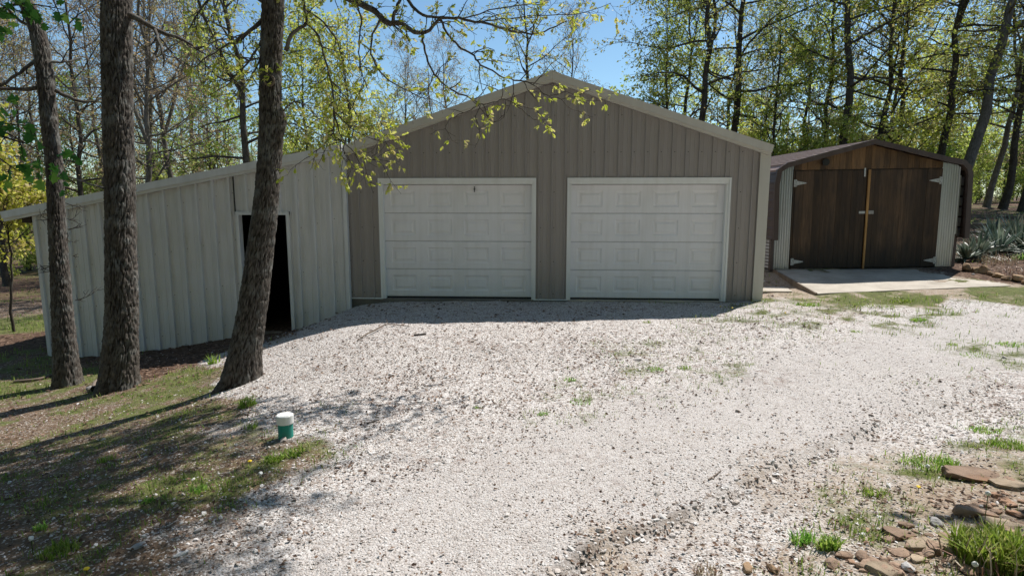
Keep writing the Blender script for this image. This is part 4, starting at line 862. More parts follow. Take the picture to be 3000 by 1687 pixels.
# ---------------------------------------------------------------- trees behind
def grow(seed, H, r0, cb, cr, nl1, kind='oak', leafn=5, leafsize=.11, lean=(0, 0), fork=False, l2=6, l3=5, dens=1.):
    r_ = np.random.default_rng(seed); n = 15; t = np.linspace(0, 1, n)
    T = np.stack([lean[0]*t*H+np.cumsum(r_.normal(0, .024*H/n*4, n))*(t > .05), lean[1]*t*H+np.cumsum(r_.normal(0, .024*H/n*4, n))*(t > .05), t*H], 1); T[0, 2] = -.3
    R = r0*(1-.86*t**1.1); R[0] *= 1.35; stems = [(T, R)]
    if fork:
        i = int(n*r_.uniform(.42, .55)); B = branch(r_, T[i], np.array([r_.choice([-1, 1])*.38, r_.normal(0, .2), 1]), H*(1-t[i])*.95, n, .06, .02); stems.append((B, np.linspace(R[i]*.8, R[i]*.12, n)))
    l1 = []
    for P, Rr in stems:
        for k in range(nl1 if P is T else nl1//2):
            f = cb+(1-cb)*((k+r_.random())/nl1) if P is T else r_.uniform(.25, 1); i = min(int(f*(n-1)), n-2); p = P[i]+(P[i+1]-P[i])*(f*(n-1)-i)
            az = k*2.4+r_.normal(0, .5); el = np.interp(f, [cb, 1], [.15, 1.1])+r_.normal(0, .18)
            if kind == 'oak' and f < .5: el -= .15
            d = np.array([math.cos(az)*math.cos(el), math.sin(az)*math.cos(el), math.sin(el)]); L = cr*(1.15-.75*abs(f-(cb+.25)))*r_.uniform(.6, 1.15)
            l1.append((branch(r_, p, d, L, 7, .17, .06), np.linspace(min(Rr[i]*.5, .02+.03*L/3), .008, 7)))
    out = []
    nodes = ramify(r_, l1, [dict(n=(l2-1, l2+1), len=cr*.36, r=.014, pts=5, wig=.2, side=.85, fwd=.65, up=.12, rmin=.006, sides=4), dict(n=(l3-1, l3+1), len=cr*.17, r=.0075, pts=4, wig=.25, side=.8, fwd=.6, rmin=.0045, sides=3)], out, None)
    va, fa = tubes([s[0] for s in stems], [s[1] for s in stems], 10); vb, fb = tubes([s[0] for s in l1], [s[1] for s in l1], 6)
    trunk = (np.concatenate([va, vb]), [np.concatenate([fa, fb+len(va)])])
    tw = [tubes([l[0] for l in L], [l[1] for l in L], k) for L, k in out]
    sel = [i for i in range(len(nodes)) if r_.random() < dens]; reps = leafn
    pos = np.repeat(np.array([nodes[i][0] for i in sel]), reps, 0); dr = np.repeat(nrm(np.array([nodes[i][1] for i in sel])), reps, 0)
    pos = pos+r_.normal(0, .07, pos.shape)
    return trunk, tw, leaves(pos, dr, leafsize, r_, .35, 'rhomb', .62)
PROTO = {}
def proto(key, bark_, twig_, leaf_, *a, **k):
    tr, tw, lv = grow(*a, **k); PROTO[key] = (mesh_np('trunk', tr[0], tr[1], M[bark_], True), crown_mesh('crown', tw, lv, M[twig_], M[leaf_]))
proto('oakA', 'bark_far', 'twig', 'leaf_olive', 101, 15, .175, .28, 3.6, 24, leafn=3, leafsize=.12, dens=.68)
proto('oakB', 'bark_far', 'twig', 'leaf_olive', 102, 14, .165, .22, 3.3, 24, leafn=3, leafsize=.12, fork=True, dens=.68)
proto('brightA', 'bark_far', 'twig', 'leaf_bright', 103, 11, .12, .12, 2.9, 28, leafn=4, leafsize=.13, dens=.95)
proto('brownA', 'bark_far', 'twig_pale', 'leaf_brown', 104, 12, .11, .14, 3.0, 26, leafn=2, leafsize=.085, dens=.8)
proto('brownB', 'bark_pale', 'twig_pale', 'leaf_brown', 105, 14, .15, .22, 3.4, 24, leafn=2, leafsize=.09, fork=True, dens=.8)
proto('greenA', 'bark_far', 'twig', 'leaf_green', 106, 9, .10, .08, 2.4, 28, leafn=3, leafsize=.12, dens=.9)
proto('leanA', 'bark_pale', 'twig', 'leaf_olive', 107, 16, .19, .34, 4.2, 20, leafn=2, leafsize=.12, fork=True, lean=(.17, .02), dens=.6)
proto('shrubA', 'bark_far', 'twig', 'leaf_bright', 108, 3.4, .035, .04, 1.5, 26, leafn=3, leafsize=.12, l2=5, l3=4)
proto('shrubB', 'bark_far', 'twig', 'leaf_green', 109, 2.8, .03, .04, 1.4, 26, leafn=3, leafsize=.10, l2=5, l3=4)
proto('yellowA', 'bark_far', 'twig', 'leaf_yellow', 110, 10, .12, .10, 3.2, 30, leafn=4, leafsize=.13, dens=.95)
proto('saplingY', 'bark_far', 'twig', 'leaf_yellow', 111, 3.7, .035, .5, 1.15, 24, leafn=3, leafsize=.11, l2=5, l3=4)
def put(key, name, label, group, x, y, rz=0, s=1., sz=None, cat='tree', tx=0):
    root = empty(name, onground(x, y, -.05), rz); root.scale = (s, s, sz or s); root.rotation_euler = (0, tx, rz)
    for nm, me in zip(('trunk', 'crown'), PROTO[key]): link(nm, me, root)
    return tag(root, label, cat, group)
def bgp(px, d):                                       # ground place under photograph column px at view distance d
    p = CAM+d*(_fw+_rt*(px-1500)/FPX); return p[0], p[1]
BG = [('oakB', 'tall_oak', 'pale forked oak trunk rising behind the right slope of the garage roof', 2028, 28, 0.3, 1.1),
 ('oakA', 'tall_oak', 'dark straight oak just right of the pale forked trunk, behind the garage', 2122, 30, 1.1, 1.12),
 ('oakA', 'tall_oak', 'tall straight oak directly behind the brown shed roof, left of its ridge', 2425, 28, 2.0, 1.15),
 ('brownA', 'slender_tree', 'thin dark tree close beside the straight oak behind the shed', 2395, 31, .4, 1.2),
 ('yellowA', 'leafy_tree', 'bright yellow-green leafy tree glowing above the brown shed ridge', 2530, 30, .9, 1.35),
 ('brownA', 'slender_tree', 'slender bare-stemmed tree right of the bright leafy tree', 2598, 32, 2.7, 1.3),
 ('oakB', 'tall_oak', 'dark forked oak between bright leafy tree and the leaning trunk', 2722, 29.5, 4.0, 1.15),
 ('leanA', 'leaning_oak', 'big grey oak leaning right behind the shed, with a long side limb', 2790, 28, 0., 1.3),
 ('oakA', 'tall_oak', 'thick oak trunk at the far right edge beyond the yucca bed', 2968, 28, 3.1, 1.2),
 ('oakB', 'tall_oak', 'dark oak second in from the right edge, behind the timbers', 2905, 31, 5.0, 1.1),
 ('brownB', 'tall_oak', 'brown budding oak in the right background between dark trunks', 2860, 34, .6, 1.1),
 ('greenA', 'leafy_tree', 'low green leafy tree filling the gap between garage eave and shed roof', 2240, 29, 1.9, 1.0),
 ('yellowA', 'leafy_tree', 'yellow-green understory tree behind the left end of the shed roof', 2340, 32, 4.4, 1.0),
 ('oakA', 'small_oak', 'dark thin-stemmed oak with olive leaves behind the garage ridge', 1530, 27, .2, .72),
 ('brownA', 'slender_tree', 'thin pinkish budding tree right of the garage ridge', 1672, 30, 3.3, .80),
 ('greenA', 'leafy_tree', 'rounded green tree in the dip of sky right of the gable', 1930, 30, 1.3, 1.05),
 ('yellowA', 'leafy_tree', 'yellow-green tree rising behind the left slope of the garage roof', 1035, 24, 2.2, .85),
 ('brownA', 'slender_tree', 'pinkish budding tree low behind the left garage slope', 1190, 30, .1, .75),
 ('oakB', 'crooked_oak', 'dark oak half hidden behind the leaning trunk, with a heavy left limb', 765, 22, 2.6, .95),
 ('brownB', 'slender_tree', 'thin brown tree showing just right of the thickest trunk', 412, 21.5, 1.5, .85),
 ('brownA', 'slender_tree', 'brown twiggy tree seen between the thinnest and thickest trunks', 262, 24, .7, 1.1),
 ('brownB', 'tall_oak', 'bare brown tree behind the lean-to, between thickest and leaning trunks', 560, 27, 4.1, 1.0),
 ('oakA', 'small_oak', 'dark stemmed tree at the left edge beyond the grass verge', 25, 24, 5.2, .75),
 ('yellowA', 'leafy_tree', 'yellow-green leafy tree just right of the leaning trunk', 905, 26, .5, .9),
 ('greenA', 'leafy_tree', 'green understory tree behind the lean-to roof by the leaning trunk', 640, 30, 2.4, 1.0)]
for key, nm, lab, px, d, rz, s in BG: put(key, nm, lab, None, *bgp(px, d), rz, s)
rr = np.random.default_rng(77)
regions = [('left', -250, 700, 'twiggy brown tree in the woods left, beyond the lean-to roof', 'woods behind the lean-to', ['brownA', 'brownB', 'brownA', 'brownA', 'greenA'], 18, (30, 52)),
           ('mid', 700, 1350, 'budding tree in the woods behind the left garage slope', 'woods behind the left garage slope', ['brownA', 'yellowA', 'greenA', 'brownB'], 9, (34, 52)),
           ('right', 1950, 3300, 'spring-green tree in the woods right, behind the shed', 'woods behind the shed', ['oakB', 'brightA', 'brownA', 'yellowA', 'brightA', 'brownB', 'brightA'], 15, (33, 56))]
KD = {'oakA': 'dark straight-stemmed olive tree', 'oakB': 'forked olive-leaved tree', 'brightA': 'light green leafy tree', 'brownA': 'slender brown budding tree', 'brownB': 'forked brown budding tree', 'greenA': 'green bushy tree', 'yellowA': 'yellow-green leafy tree', 'shrubA': 'bright low shrub', 'shrubB': 'dark green low shrub'}
ZN = [(-999, 0, 'just outside the left edge'), (0, 130, 'at the left edge, left of the thinnest trunk'), (130, 300, 'between the thinnest and thickest trunks'), (300, 410, 'behind the thickest trunk'), (410, 580, 'right of the thickest trunk'), (580, 740, 'left of the leaning trunk'), (740, 860, 'behind the leaning trunk'), (860, 1020, 'above the lean-to corner'), (1020, 1350, 'above the left garage slope'), (1350, 2000, 'above the garage ridge'), (2000, 2130, 'above the right garage slope'), (2130, 2280, 'above the right garage eave'), (2280, 2420, 'above the left shed eave'), (2420, 2560, 'above the shed ridge'), (2560, 2700, 'above the right shed slope'), (2700, 2830, 'above the right shed eave'), (2830, 2920, 'left of the yucca bed'), (2920, 3000, 'at the right edge above the timbers'), (3000, 4000, 'just outside the right edge')]
def zlab(key, px, d, near, far): return KD[key]+(', nearer row, ' if d < near+(far-near)/3 else ', middle row, ' if d < near+(far-near)*2/3 else ', farthest row, ')+[z[2] for z in ZN if z[0] <= px < z[1]][0]
for rg, a, c, lab, grp, keys, n, (da, db) in regions:
    for k in range(n):
        px = a+(c-a)*(k+rr.random())/n; d = rr.uniform(da, db); s = rr.uniform(.75, 1.15)*(.72 if rg == 'mid' else 1); key = keys[int(rr.integers(len(keys)))]
        put(key, 'woodland_tree', zlab(key, px, d, da, db), grp, *bgp(px, d), rr.uniform(0, 6.28), s)
for k in range(16):
    px = 2170+k*38+rr.uniform(-25, 25); d = rr.uniform(28, 36); key = ['shrubA', 'shrubB'][k % 2]; put(key, 'understory_shrub', zlab(key, px, d, 28, 36), 'shrubs behind the shed', *bgp(px, d), rr.uniform(0, 6), rr.uniform(.7, 1.15), cat='shrub')
for k in range(11):
    px = 2770+k*34+rr.uniform(-12, 12); d = rr.uniform(40, 56); key = ['shrubB', 'greenA', 'shrubA'][k % 3]; put(key, 'understory_shrub' if key[0] == 's' else 'woodland_tree', KD[key]+', deep in the wood '+[z[2] for z in ZN if z[0] <= px < z[1]][0], 'growth deep in the wood at right', *bgp(px, d), rr.uniform(0, 6), rr.uniform(.8, 1.15)*(1.3 if key[0] == 's' else .6), cat='shrub' if key[0] == 's' else 'tree')
for k in range(9):
    px = 20+k*95+rr.uniform(-25, 25); d = rr.uniform(26, 34); key = ['shrubB', 'shrubA'][k % 2]; put(key, 'understory_shrub', zlab(key, px, d, 26, 34), 'shrubs beyond the lean-to', *bgp(px, d), rr.uniform(0, 6), rr.uniform(.7, 1.1), cat='shrub')
for k in range(26):                                   # unseen trees added beside and behind the camera to screen off sky light
    a = math.radians(80+200*(k+.5)/26)+YAW+rr.uniform(-.03, .03); d = (11.5, 15, 18.5)[k % 3]+rr.uniform(-1, 1); key = ['yellowA', 'greenA', 'oakA', 'brightA', 'oakB'][k % 5]
    put(key, 'woodland_tree', 'tree added behind the camera to screen sky light, out of the picture', 'trees behind the camera', CAM[0]+d*math.sin(a), CAM[1]+d*math.cos(a), rr.uniform(0, 6.28), rr.uniform(1.35, 1.75))
p = at(2790, 505, 17.5); put('shrubA', 'leafy_sapling', 'bright green sapling peeping over the right eave of the shed', None, p[0], p[1], 1.0, .38, .5, cat='sapling')
p = at(-5, 600, 13.5); put('saplingY', 'leafy_sapling', 'bright yellow-green sapling at the left edge beside the lean-to eave', None, p[0], p[1], 2.0, .95, 1., cat='sapling')

# distant wood, one mass
r_ = np.random.default_rng(9); PL, RL, lp = [], [], []
for k in range(330):
    a = r_.uniform(-.95, .95); d = r_.uniform(55, 105); x = CAM[0]+d*math.sin(a); y = CAM[1]+d*math.cos(a); h = r_.uniform(7, 12.5)*(.75 if abs(a-.02) < .22 else 1); b = np.array(onground(x, y))
    PL.append(branch(r_, b, (0, 0, 1), h, 6, .05, .1)); RL.append(np.linspace(.16, .03, 6))
    for q in range(7):
        i = int(r_.integers(2, 6)); PL.append(branch(r_, PL[-1 if q == 0 else -1-q][i] if q == 0 else PL[-q-1][min(i, 5)], (r_.normal(), r_.normal(), .6), r_.uniform(1.5, 3.2), 6, .2, .05)); RL.append(np.linspace(.05, .012, 6))
    m_ = 85; lp.append(b+np.array([0, 0, h*.62])+r_.normal(0, 1, (m_, 3))*np.array([1.7, 1.7, h*.24]))
lp = np.concatenate(lp); lp = lp[lp[:, 2] > gz0(lp[:, 0], lp[:, 1])+.2]
lv = leaves(lp, r_.normal(0, 1, lp.shape), .34, r_, .2, 'rhomb', .6)
tag(link('distant_wood', crown_mesh('distant_wood', [tubes(PL, RL, 4)], lv, M['twig_pale'], M['leaf_brown'])), 'far hazy wood closing the view behind the buildings', 'woods', kind='stuff')

# ---------------------------------------------------------------- maple sprays at the left edge
def spray_tree(name, label, base_px, limbs, leafmat, size, seed, per_m, twl=.3):
    r_ = np.random.default_rng(seed); b = np.array(base_px, float); root = empty(name, tuple(b)); tag(root, label, 'sapling')
    lt = []
    for P in limbs: q = spline(px_path(P), max(6, 3*len(P))); lt.append((q[:, :3], q[:, 3]))
    st = np.array([[*b[:2], b[2]-.1, .03], *[[*lt[0][0][0], .022]]]); st = spline(np.array([st[0], (st[0]+st[1])/2+np.array([.05, .03, 0, 0]), st[1]]), 10)
    v, f = tubes([st[:, :3]]+[l[0] for l in lt], [st[:, 3]]+[l[1] for l in lt], 7); link('trunk', mesh_np('trunk', v-b, [f], M['twig'], True), root)
    out = []; nodes = ramify(r_, lt, [dict(per_m=per_m, len=twl, r=.005, pts=5, wig=.25, rmin=.0015, **{'from': .3})], out, None)
    tw = [tubes([l[0] for l in L], [l[1] for l in L], k) for L, k in out]; pos = np.array([n_[0] for n_ in nodes]); dr = nrm(np.array([n_[1] for n_ in nodes])); lv = leaves(pos, dr, size, r_, .8, 'maple', .55)
    link('crown', crown_mesh('crown', [(v_-b, f_) for v_, f_ in tw], (lv[0]-b, lv[1], lv[2]), M['twig'], leafmat), root)
g = gpt(-330, 1330)
spray_tree('maple_sapling', 'green maple leaves hanging in at the left edge, nearest the camera', g,
  [[(-260, 250, 5.2, 6), (-120, 330, 5.2, 4.5), (-20, 390, 5.2, 3), (70, 420, 5.2, 2)], [(-120, 330, 5.2, 3), (-20, 450, 5.1, 2), (50, 500, 5.1, 1.4)], [(-120, 330, 5.2, 3), (0, 360, 5.3, 2), (110, 370, 5.3, 1.2)], [(-260, 250, 5.2, 5), (-100, 100, 5.3, 4), (20, 20, 5.4, 3), (110, 15, 5.4, 2), (190, 30, 5.5, 1.3)], [(20, 20, 5.4, 2), (80, 45, 5.4, 1.4)], [(20, 390, 5.2, 1.8), (110, 440, 5.25, 1.4), (155, 465, 5.25, 1)]],
  M['leaf_maple'], .095, 61, 9, .24)

# ---------------------------------------------------------------- yuccas, rocks, timbers, flagstones
def yucca(px, py, s, seed, label):
    r_ = np.random.default_rng(seed); b = gpt(px, py); root = empty('yucca', tuple(b)); tag(root, label, 'yucca', 'yuccas in the bed right of the shed')
    for part, n, mt in (('leaf_rosette', 95, 'yucca'),):
        V, F, ti = [], [], []
        for k in range(n):
            az = r_.uniform(0, 6.283); el = r_.uniform(.12, 1.35); L = s*1.25*r_.uniform(.6, 1.05); wd = .021*r_.uniform(.8, 1.3); bend = r_.uniform(.1, .9)*(1.3-el); P = []
            o = np.array([math.cos(az), math.sin(az), 0])
            for t in np.linspace(0, 1, 6): P.append(o*(math.cos(el)*L*t)+np.array([0, 0, math.sin(el)*L*t-bend*L*.45*t*t+.03]))
            P = np.array(P); sd = np.cross(o, [0, 0, 1]); b0 = len(V)
            for i, t in enumerate(np.linspace(0, 1, 6)):
                w_ = wd*(.7+.9*t)*(1-t**3)+.001; V += [P[i]-sd*w_, P[i]+np.array([0, 0, -.3*w_]), P[i]+sd*w_]
            for i in range(5):
                q = b0+3*i; F += [(q, q+1, q+4, q+3), (q+1, q+2, q+5, q+4)]; ti += [0, 0]
            tt = r_.random(); ti[-10:] = [tt]*10
        link(part, mesh_np(part, np.array(V), [np.array(F)], M[mt], False, None, {'tint': ('FACE', ti)}), root)
for i, (a, c, s, lab) in enumerate([(2865, 752, .62, 'dark yucca rosette closest to the shed corner'), (2925, 742, .7, 'grey-green yucca in the middle of the bed'), (2990, 735, .75, 'tall grey yucca at the right picture edge'), (2905, 705, .6, 'yucca at the back against the timbers'), (2965, 700, .65, 'pale yucca behind, by the upper timber'), (2830, 765, .42, 'small yucca tucked against the brown shed post'), (3050, 760, .7, 'yucca just beyond the right edge, cut by the frame')]): yucca(a, c, s, 300+i, lab)
def ico(n=2):
    import bmesh
    bm = bmesh.new(); bmesh.ops.create_icosphere(bm, subdivisions=n, radius=1); V = np.array([v.co[:] for v in bm.verts]); F = np.array([[v.index for v in f.verts] for f in bm.faces]); bm.free(); return V, F
IC3 = ico(3); IC2 = ico(2)
def rock(px, py, w_, h_, dpt, seed, label, mt='rock', grp='rocks edging the yucca bed'):
    r_ = np.random.default_rng(seed); b = gpt(px, py); d = float((b-CAM)@_fw); V = IC3[0].copy(); dirs = nrm(r_.normal(0, 1, (14, 3))); off = r_.uniform(.62, .95, 14)
    for u, o in zip(dirs, off):
        q = V@u; V = V-np.maximum(q-o, 0)[:, None]*u
    V *= 1+(fbm(V[:, 0]*3+seed, V[:, 1]*3+V[:, 2]*2, seed)-.5)[:, None]*.22
    V = V*np.array([w_*d/FPX/2, dpt, h_*d/FPX/2]); o = link('field_rock', mesh_np('field_rock', V, [IC3[1]], M[mt], False), None, (b[0], b[1], b[2]+h_*d/FPX*.28)); o.rotation_euler = (0, 0, r_.uniform(-.4, .4))
    return tag(o, label, 'rock', grp)
for i, a in enumerate([(2832, 793, 34, 30, .12, 'rounded brown rock at the left end of the bed edge'), (2858, 798, 26, 22, .1, 'small brown rock wedged second in the bed edge'), (2880, 800, 28, 30, .11, 'upright tan rock third along the bed edge'), (2898, 806, 16, 16, .08, 'dark low rock in the middle of the bed edge'), (2922, 812, 34, 18, .12, 'flat tan rock lying fifth along the bed edge'), (2950, 820, 26, 16, .1, 'mossy low rock near the end of the bed edge'), (2978, 822, 32, 28, .12, 'angular red-brown rock close to the right edge'), (3010, 832, 30, 20, .1, 'brown rock cut by the right frame edge'), (2851, 805, 9, 5, .03, 'tiny white stone lying before the brown rocks')]):
    rock(*a[:5], 500+i, a[5], 'grey_stone' if i == 8 else 'rock')
def timber(a, c, hpx, name, label):
    A_, B_ = gpt(*a), gpt(*c); d_ = float((A_-CAM)@_fw); u = B_-A_; L = float(np.linalg.norm(u)); h = hpx*d_/FPX; o = MB().box(.004, L-.004, -.07, .07, -.12, h).build(name, M['timber'], None, tuple(A_), bevel=.01)
    o.rotation_euler = (0, -math.asin(u[2]/L), math.atan2(u[1], u[0])); return tag(o, label, 'timber', 'landscape timbers behind the yuccas')
timber((2835, 668), (2893, 669), 14, 'landscape_timber', 'lower landscape timber nearest the brown shed'); timber((2894, 669), (2962, 673), 14, 'landscape_timber', 'lower landscape timber in the middle, behind the yuccas'); timber((2963, 673), (3060, 680), 14, 'landscape_timber', 'lower landscape timber running out of frame at right')
timber((2915, 641), (2946, 642), 10, 'landscape_timber', 'short upper landscape timber on the leafy slope'); timber((2947, 642), (3060, 645), 10, 'landscape_timber', 'long upper landscape timber reaching the right edge')
timber((2838, 684), (2990, 692), 6, 'landscape_timber', 'pale weathered board low behind the yucca leaves')
def flag(px, py, wpx, dpx, th, rot, seed, label, mt='flag', tilt=0):
    r_ = np.random.default_rng(seed); b = gpt(px, py); d = float((b-CAM)@_fw); n = int(r_.integers(5, 8)); th = th*.5; W_ = wpx*d/FPX/2; D_ = dpx*d/FPX/2*2.0
    V = IC3[0].copy()
    for k in range(9):
        aa = r_.uniform(0, 6.283); u = nrm(np.array([math.cos(aa), math.sin(aa), r_.normal(0, .15)])); V = V-np.maximum(V@u-r_.uniform(.55, .95), 0)[:, None]*u
    for k in range(3):
        u = nrm(np.array([r_.normal(0, .10), r_.normal(0, .10), 1.])); V = V-np.maximum(V@u-r_.uniform(.34, .5), 0)[:, None]*u
    V = V*(1+(fbm(V[:, 0]*4+seed, V[:, 1]*4+V[:, 2]*2, seed)-.5)[:, None]*.16); V[:, 2] += (fbm(V[:, 0]*7+seed, V[:, 1]*7, seed+2)-.5)*.12
    V = V*np.array([W_*.98, D_*1.0, th*2.6])+np.array([0, 0, th*.1])
    o = link('flagstone', mesh_np('flagstone', V, [IC3[1]], M[mt], False), None, tuple(b)); o.rotation_euler = (r_.normal(0, .05), r_.normal(0, .05), rot); return tag(o, label, 'flagstone', 'flagstones at the lower right')
FL = [(2850, 1395, 185, 62, .06, -.15, 'large rusty flagstone below the right grass clump', 'flag'), (2970, 1422, 130, 45, .05, -.3, 'flat tan flagstone at the right edge below the big rusty one', 'flag_tan'), (2632, 1568, 105, 42, .045, .15, 'brown flagstone standing alone left of the flagstone cluster', 'flag'), (2695, 1600, 100, 55, .045, -.1, 'tan flagstone at the heart of the cluster', 'flag_tan'), (2735, 1612, 62, 32, .06, .1, 'small orange rusty flagstone in the cluster', 'flag'), (2800, 1616, 118, 52, .06, .35, 'long mossy tan flagstone slanting towards the long grass', 'flag_tan'), (2780, 1580, 80, 34, .045, -.2, 'thin split flagstone above the orange one', 'flag'), (2590, 1678, 115, 50, .05, .05, 'broad flagstone cut by the bottom frame edge', 'flag_tan'), (2870, 1508, 150, 30, .05, -.12, 'long layered flagstone left of the dandelion stalk', 'flag'), (2930, 1540, 170, 34, .05, -.2, 'wide grey-brown flagstone under the dandelion stalk', 'flag_tan'), (2650, 1541, 62, 14, .04, .05, 'narrow red flagstone behind the lone brown one', 'flag'), (2540, 1655, 60, 18, .04, .5, 'narrow rusty flagstone near the bottom edge', 'flag'), (2985, 1570, 90, 40, .05, .1, 'flagstone half buried by the long grass', 'flag'), (2690, 1640, 70, 24, .03, 0., 'low sandy flagstone below the tan one', 'flag_tan')]
for i, a in enumerate(FL): flag(*a[:6], 700+i, a[6], a[7])
rock(2745, 1535, 40, 22, .05, 811, 'smooth grey stone between brown flagstones', 'grey_stone', 'loose stones at the lower right'); rock(2660, 1668, 36, 26, .05, 812, 'grey stone beside the broad bottom flagstone', 'grey_stone', 'loose stones at the lower right'); rock(2190, 1668, 34, 22, .05, 813, 'dark stone at the bottom edge in the gravel', 'rock', 'loose stones at the lower right'); rock(2265, 1672, 30, 22, .05, 814, 'dark broken stone just right of another at the bottom edge', 'rock', 'loose stones at the lower right')
rock(408, 1600, 30, 12, .05, 815, 'pale flat stone lying in the dirt at lower left', 'grey_stone', 'loose stones at the lower left'); rock(265, 1145, 22, 22, .06, 816, 'pale stone against the thickest trunk', 'grey_stone', 'loose stones at the lower left')

q = np.random.default_rng(55); V, F, b_ = [], [], 0
for k in range(150):
    px = 2420+580*q.random(); py = 1400+280*q.random()
    if (px-2420)/580+(py-1400)/280 < .75: continue
    g_ = gpt(px, py); sz = .012+.03*q.random()**2; v = IC2[0].copy()
    for u in nrm(q.normal(0, 1, (9, 3))): v = v-np.maximum(v@u-q.uniform(.5, .9), 0)[:, None]*u
    a_ = q.uniform(0, 6.28); v = v*np.array([sz*1.5, sz, sz*.55]); v = np.stack([v[:, 0]*math.cos(a_)-v[:, 1]*math.sin(a_), v[:, 0]*math.sin(a_)+v[:, 1]*math.cos(a_), v[:, 2]], -1)+g_+np.array([0, 0, sz*.2]); V.append(v); F.append(IC2[1]+b_); b_ += len(v)
tag(link('rock_rubble', mesh_np('rock_rubble', np.concatenate(V), [np.concatenate(F)], M['flag'], False)), 'small broken brown rock scattered between the flagstones', 'rubble', kind='stuff')
# ---------------------------------------------------------------- pipe, sticks
b = gpt(838, 1280); cl = tag(empty('cleanout_pipe', tuple(b)), 'short green sewer cleanout pipe with white cap in the gravel', 'pipe')
MB().cyl((0, 0, -.08), .0575, .235, 40).build('pipe', M['pipe_green'], cl, smooth=False)
cm = MB(); prf = [(.0, .062), (.004, .0655), (.062, .0655), (.068, .0635), (.0715, .058)]; n = 40; V = []; F = []
for z, r1 in prf: V += [(r1*math.cos(2*math.pi*i/n), r1*math.sin(2*math.pi*i/n), .118+z) for i in range(n)]
for k in range(4): F += [(k*n+i, k*n+(i+1) % n, (k+1)*n+(i+1) % n, (k+1)*n+i) for i in range(n)]
F += [tuple(range(4*n, 5*n)), tuple(range(n-1, -1, -1))]; cm.add(V, F).build('cap', M['cap_white'], cl)
def stick(paths, name, label, mt='dead_twig'):
    PL, RL = [], []
    for P in paths:
        W_ = []
        for a, c, r_, *dz in P: g_ = gpt(a, c); W_.append([*g_[:2], g_[2]+r_+(dz[0] if dz else .004), r_])
        q = spline(np.array(W_), 12); PL.append(q[:, :3]); RL.append(q[:, 3])
    v, f = tubes(PL, RL, 6); c = v.mean(0); o = link(name, mesh_np(name, v-c, [f], M[mt], True), None, tuple(c)); return tag(o, label, 'stick')
stick([[(1046, 1000, .007), (1062, 992, .009, .02), (1100, 974, .010, .03), (1138, 957, .008, .03), (1175, 958, .006, .02), (1200, 958, .004)], [(1062, 992, .006), (1050, 989, .005, .03), (1043, 987, .004)], [(1138, 957, .006, .03), (1131, 945, .004, .05), (1134, 931, .003, .1)], [(1175, 958, .004, .02), (1183, 946, .003, .04), (1190, 939, .002, .05)]], 'fallen_branch', 'forked dead branch lying at the edge of the garage shadow')
stick([[(1212, 985, .012), (1230, 983, .012), (1248, 981, .011)]], 'stick', 'short dark stick on the gravel right of the forked branch', 'twig')
stick([[(42, 1122, .022), (70, 1120, .024), (110, 1115, .022), (158, 1100, .018)]], 'fallen_branch', 'grey fallen limb in the grass by the thinnest trunk')
stick([[(276, 1148, .04), (285, 1130, .045), (300, 1118, .04), (315, 1112, .035)]], 'log_piece', 'pale weathered log end leaning at the thickest trunk', 'twig_pale')
stick([[(1075, 1243, .006), (1092, 1238, .006), (1110, 1232, .004)]], 'twig', 'small dark twig on the gravel right of the green pipe', 'twig')
stick([[(2075, 1408, .005), (2095, 1395, .005), (2113, 1380, .003)]], 'twig', 'thin dry twig in the middle of the right gravel', 'dead_twig')

# ---------------------------------------------------------------- gravel, grass, leaf litter, weeds
def polar(r_, n, rmin, rmax, amax, pw=1.):
    a = r_.uniform(-amax, amax, n)+YAW; q = r_.random(n); d = rmin*(rmax/rmin)**(q**pw); return CAM[0]+d*np.sin(a), CAM[1]+d*np.cos(a), d
def inside_build(x, y):
    g_ = (x > GX0-.05) & (x < GX1) & (y > -.02); l_ = (x > LX0) & (x < LX1) & (y > LY-.04)
    ap = (x > 7.1+.05*y) & (x < 11.7) & (y > .2) & (y < 9); return g_ | l_ | ap
r_ = np.random.default_rng(1234)
x, y, d = polar(r_, 400000, 2.4, 15, .78, .85); cv = cover(x, y); keep = (r_.random(len(x)) < np.clip(cv[:, 0]*1.1-cv[:, 1]*.35-cv[:, 3]*.2-.05, .035, 1)*(1-.55*track(x, y))*(.35+.9*fbm(x*.8, y*.8, 91))) & ~inside_build(x, y); x, y, d = x[keep], y[keep], d[keep]; cvk = cv[keep]
N = len(x); sz = r_.lognormal(-5.6, .42, N)*np.clip(.75+d*.05, .9, 1.35)*(1+cvk[:, 3]*.9+(d < 4.5)*.1-.25*track(x, y)); sz = np.where(r_.random(N) < .02, sz*2.1, sz); sz = np.where((scarp(x, y) > .12) & (r_.random(N) < .6), sz*1.8, sz)
P = np.stack([x, y, gz(x, y)+sz*.22], -1); gm = bpy.data.meshes.new('gravel'); gm.vertices.add(N); gm.vertices.foreach_set('co', P.astype(np.float32).ravel())
def vattr(me, nm, arr): q = me.attributes.new(nm, 'FLOAT_VECTOR', 'POINT'); q.data.foreach_set('vector', np.asarray(arr, np.float32).ravel())
vattr(gm, 'rot', np.stack([r_.normal(0, .35, N), r_.normal(0, .35, N), r_.uniform(0, 6.28, N)], -1)); vattr(gm, 'scl', sz[:, None]*np.stack([r_.uniform(.8, 1.5, N), r_.uniform(.6, 1.1, N), r_.uniform(.4, .8, N)], -1))
go = link('gravel', gm); tag(go, 'white and tan crushed stone gravel spread over the drive', 'gravel', kind='stuff')
ng = bpy.data.node_groups.new('scatter_stones', 'GeometryNodeTree'); ng.interface.new_socket('Geometry', in_out='INPUT', socket_type='NodeSocketGeometry'); ng.interface.new_socket('Geometry', in_out='OUTPUT', socket_type='NodeSocketGeometry')
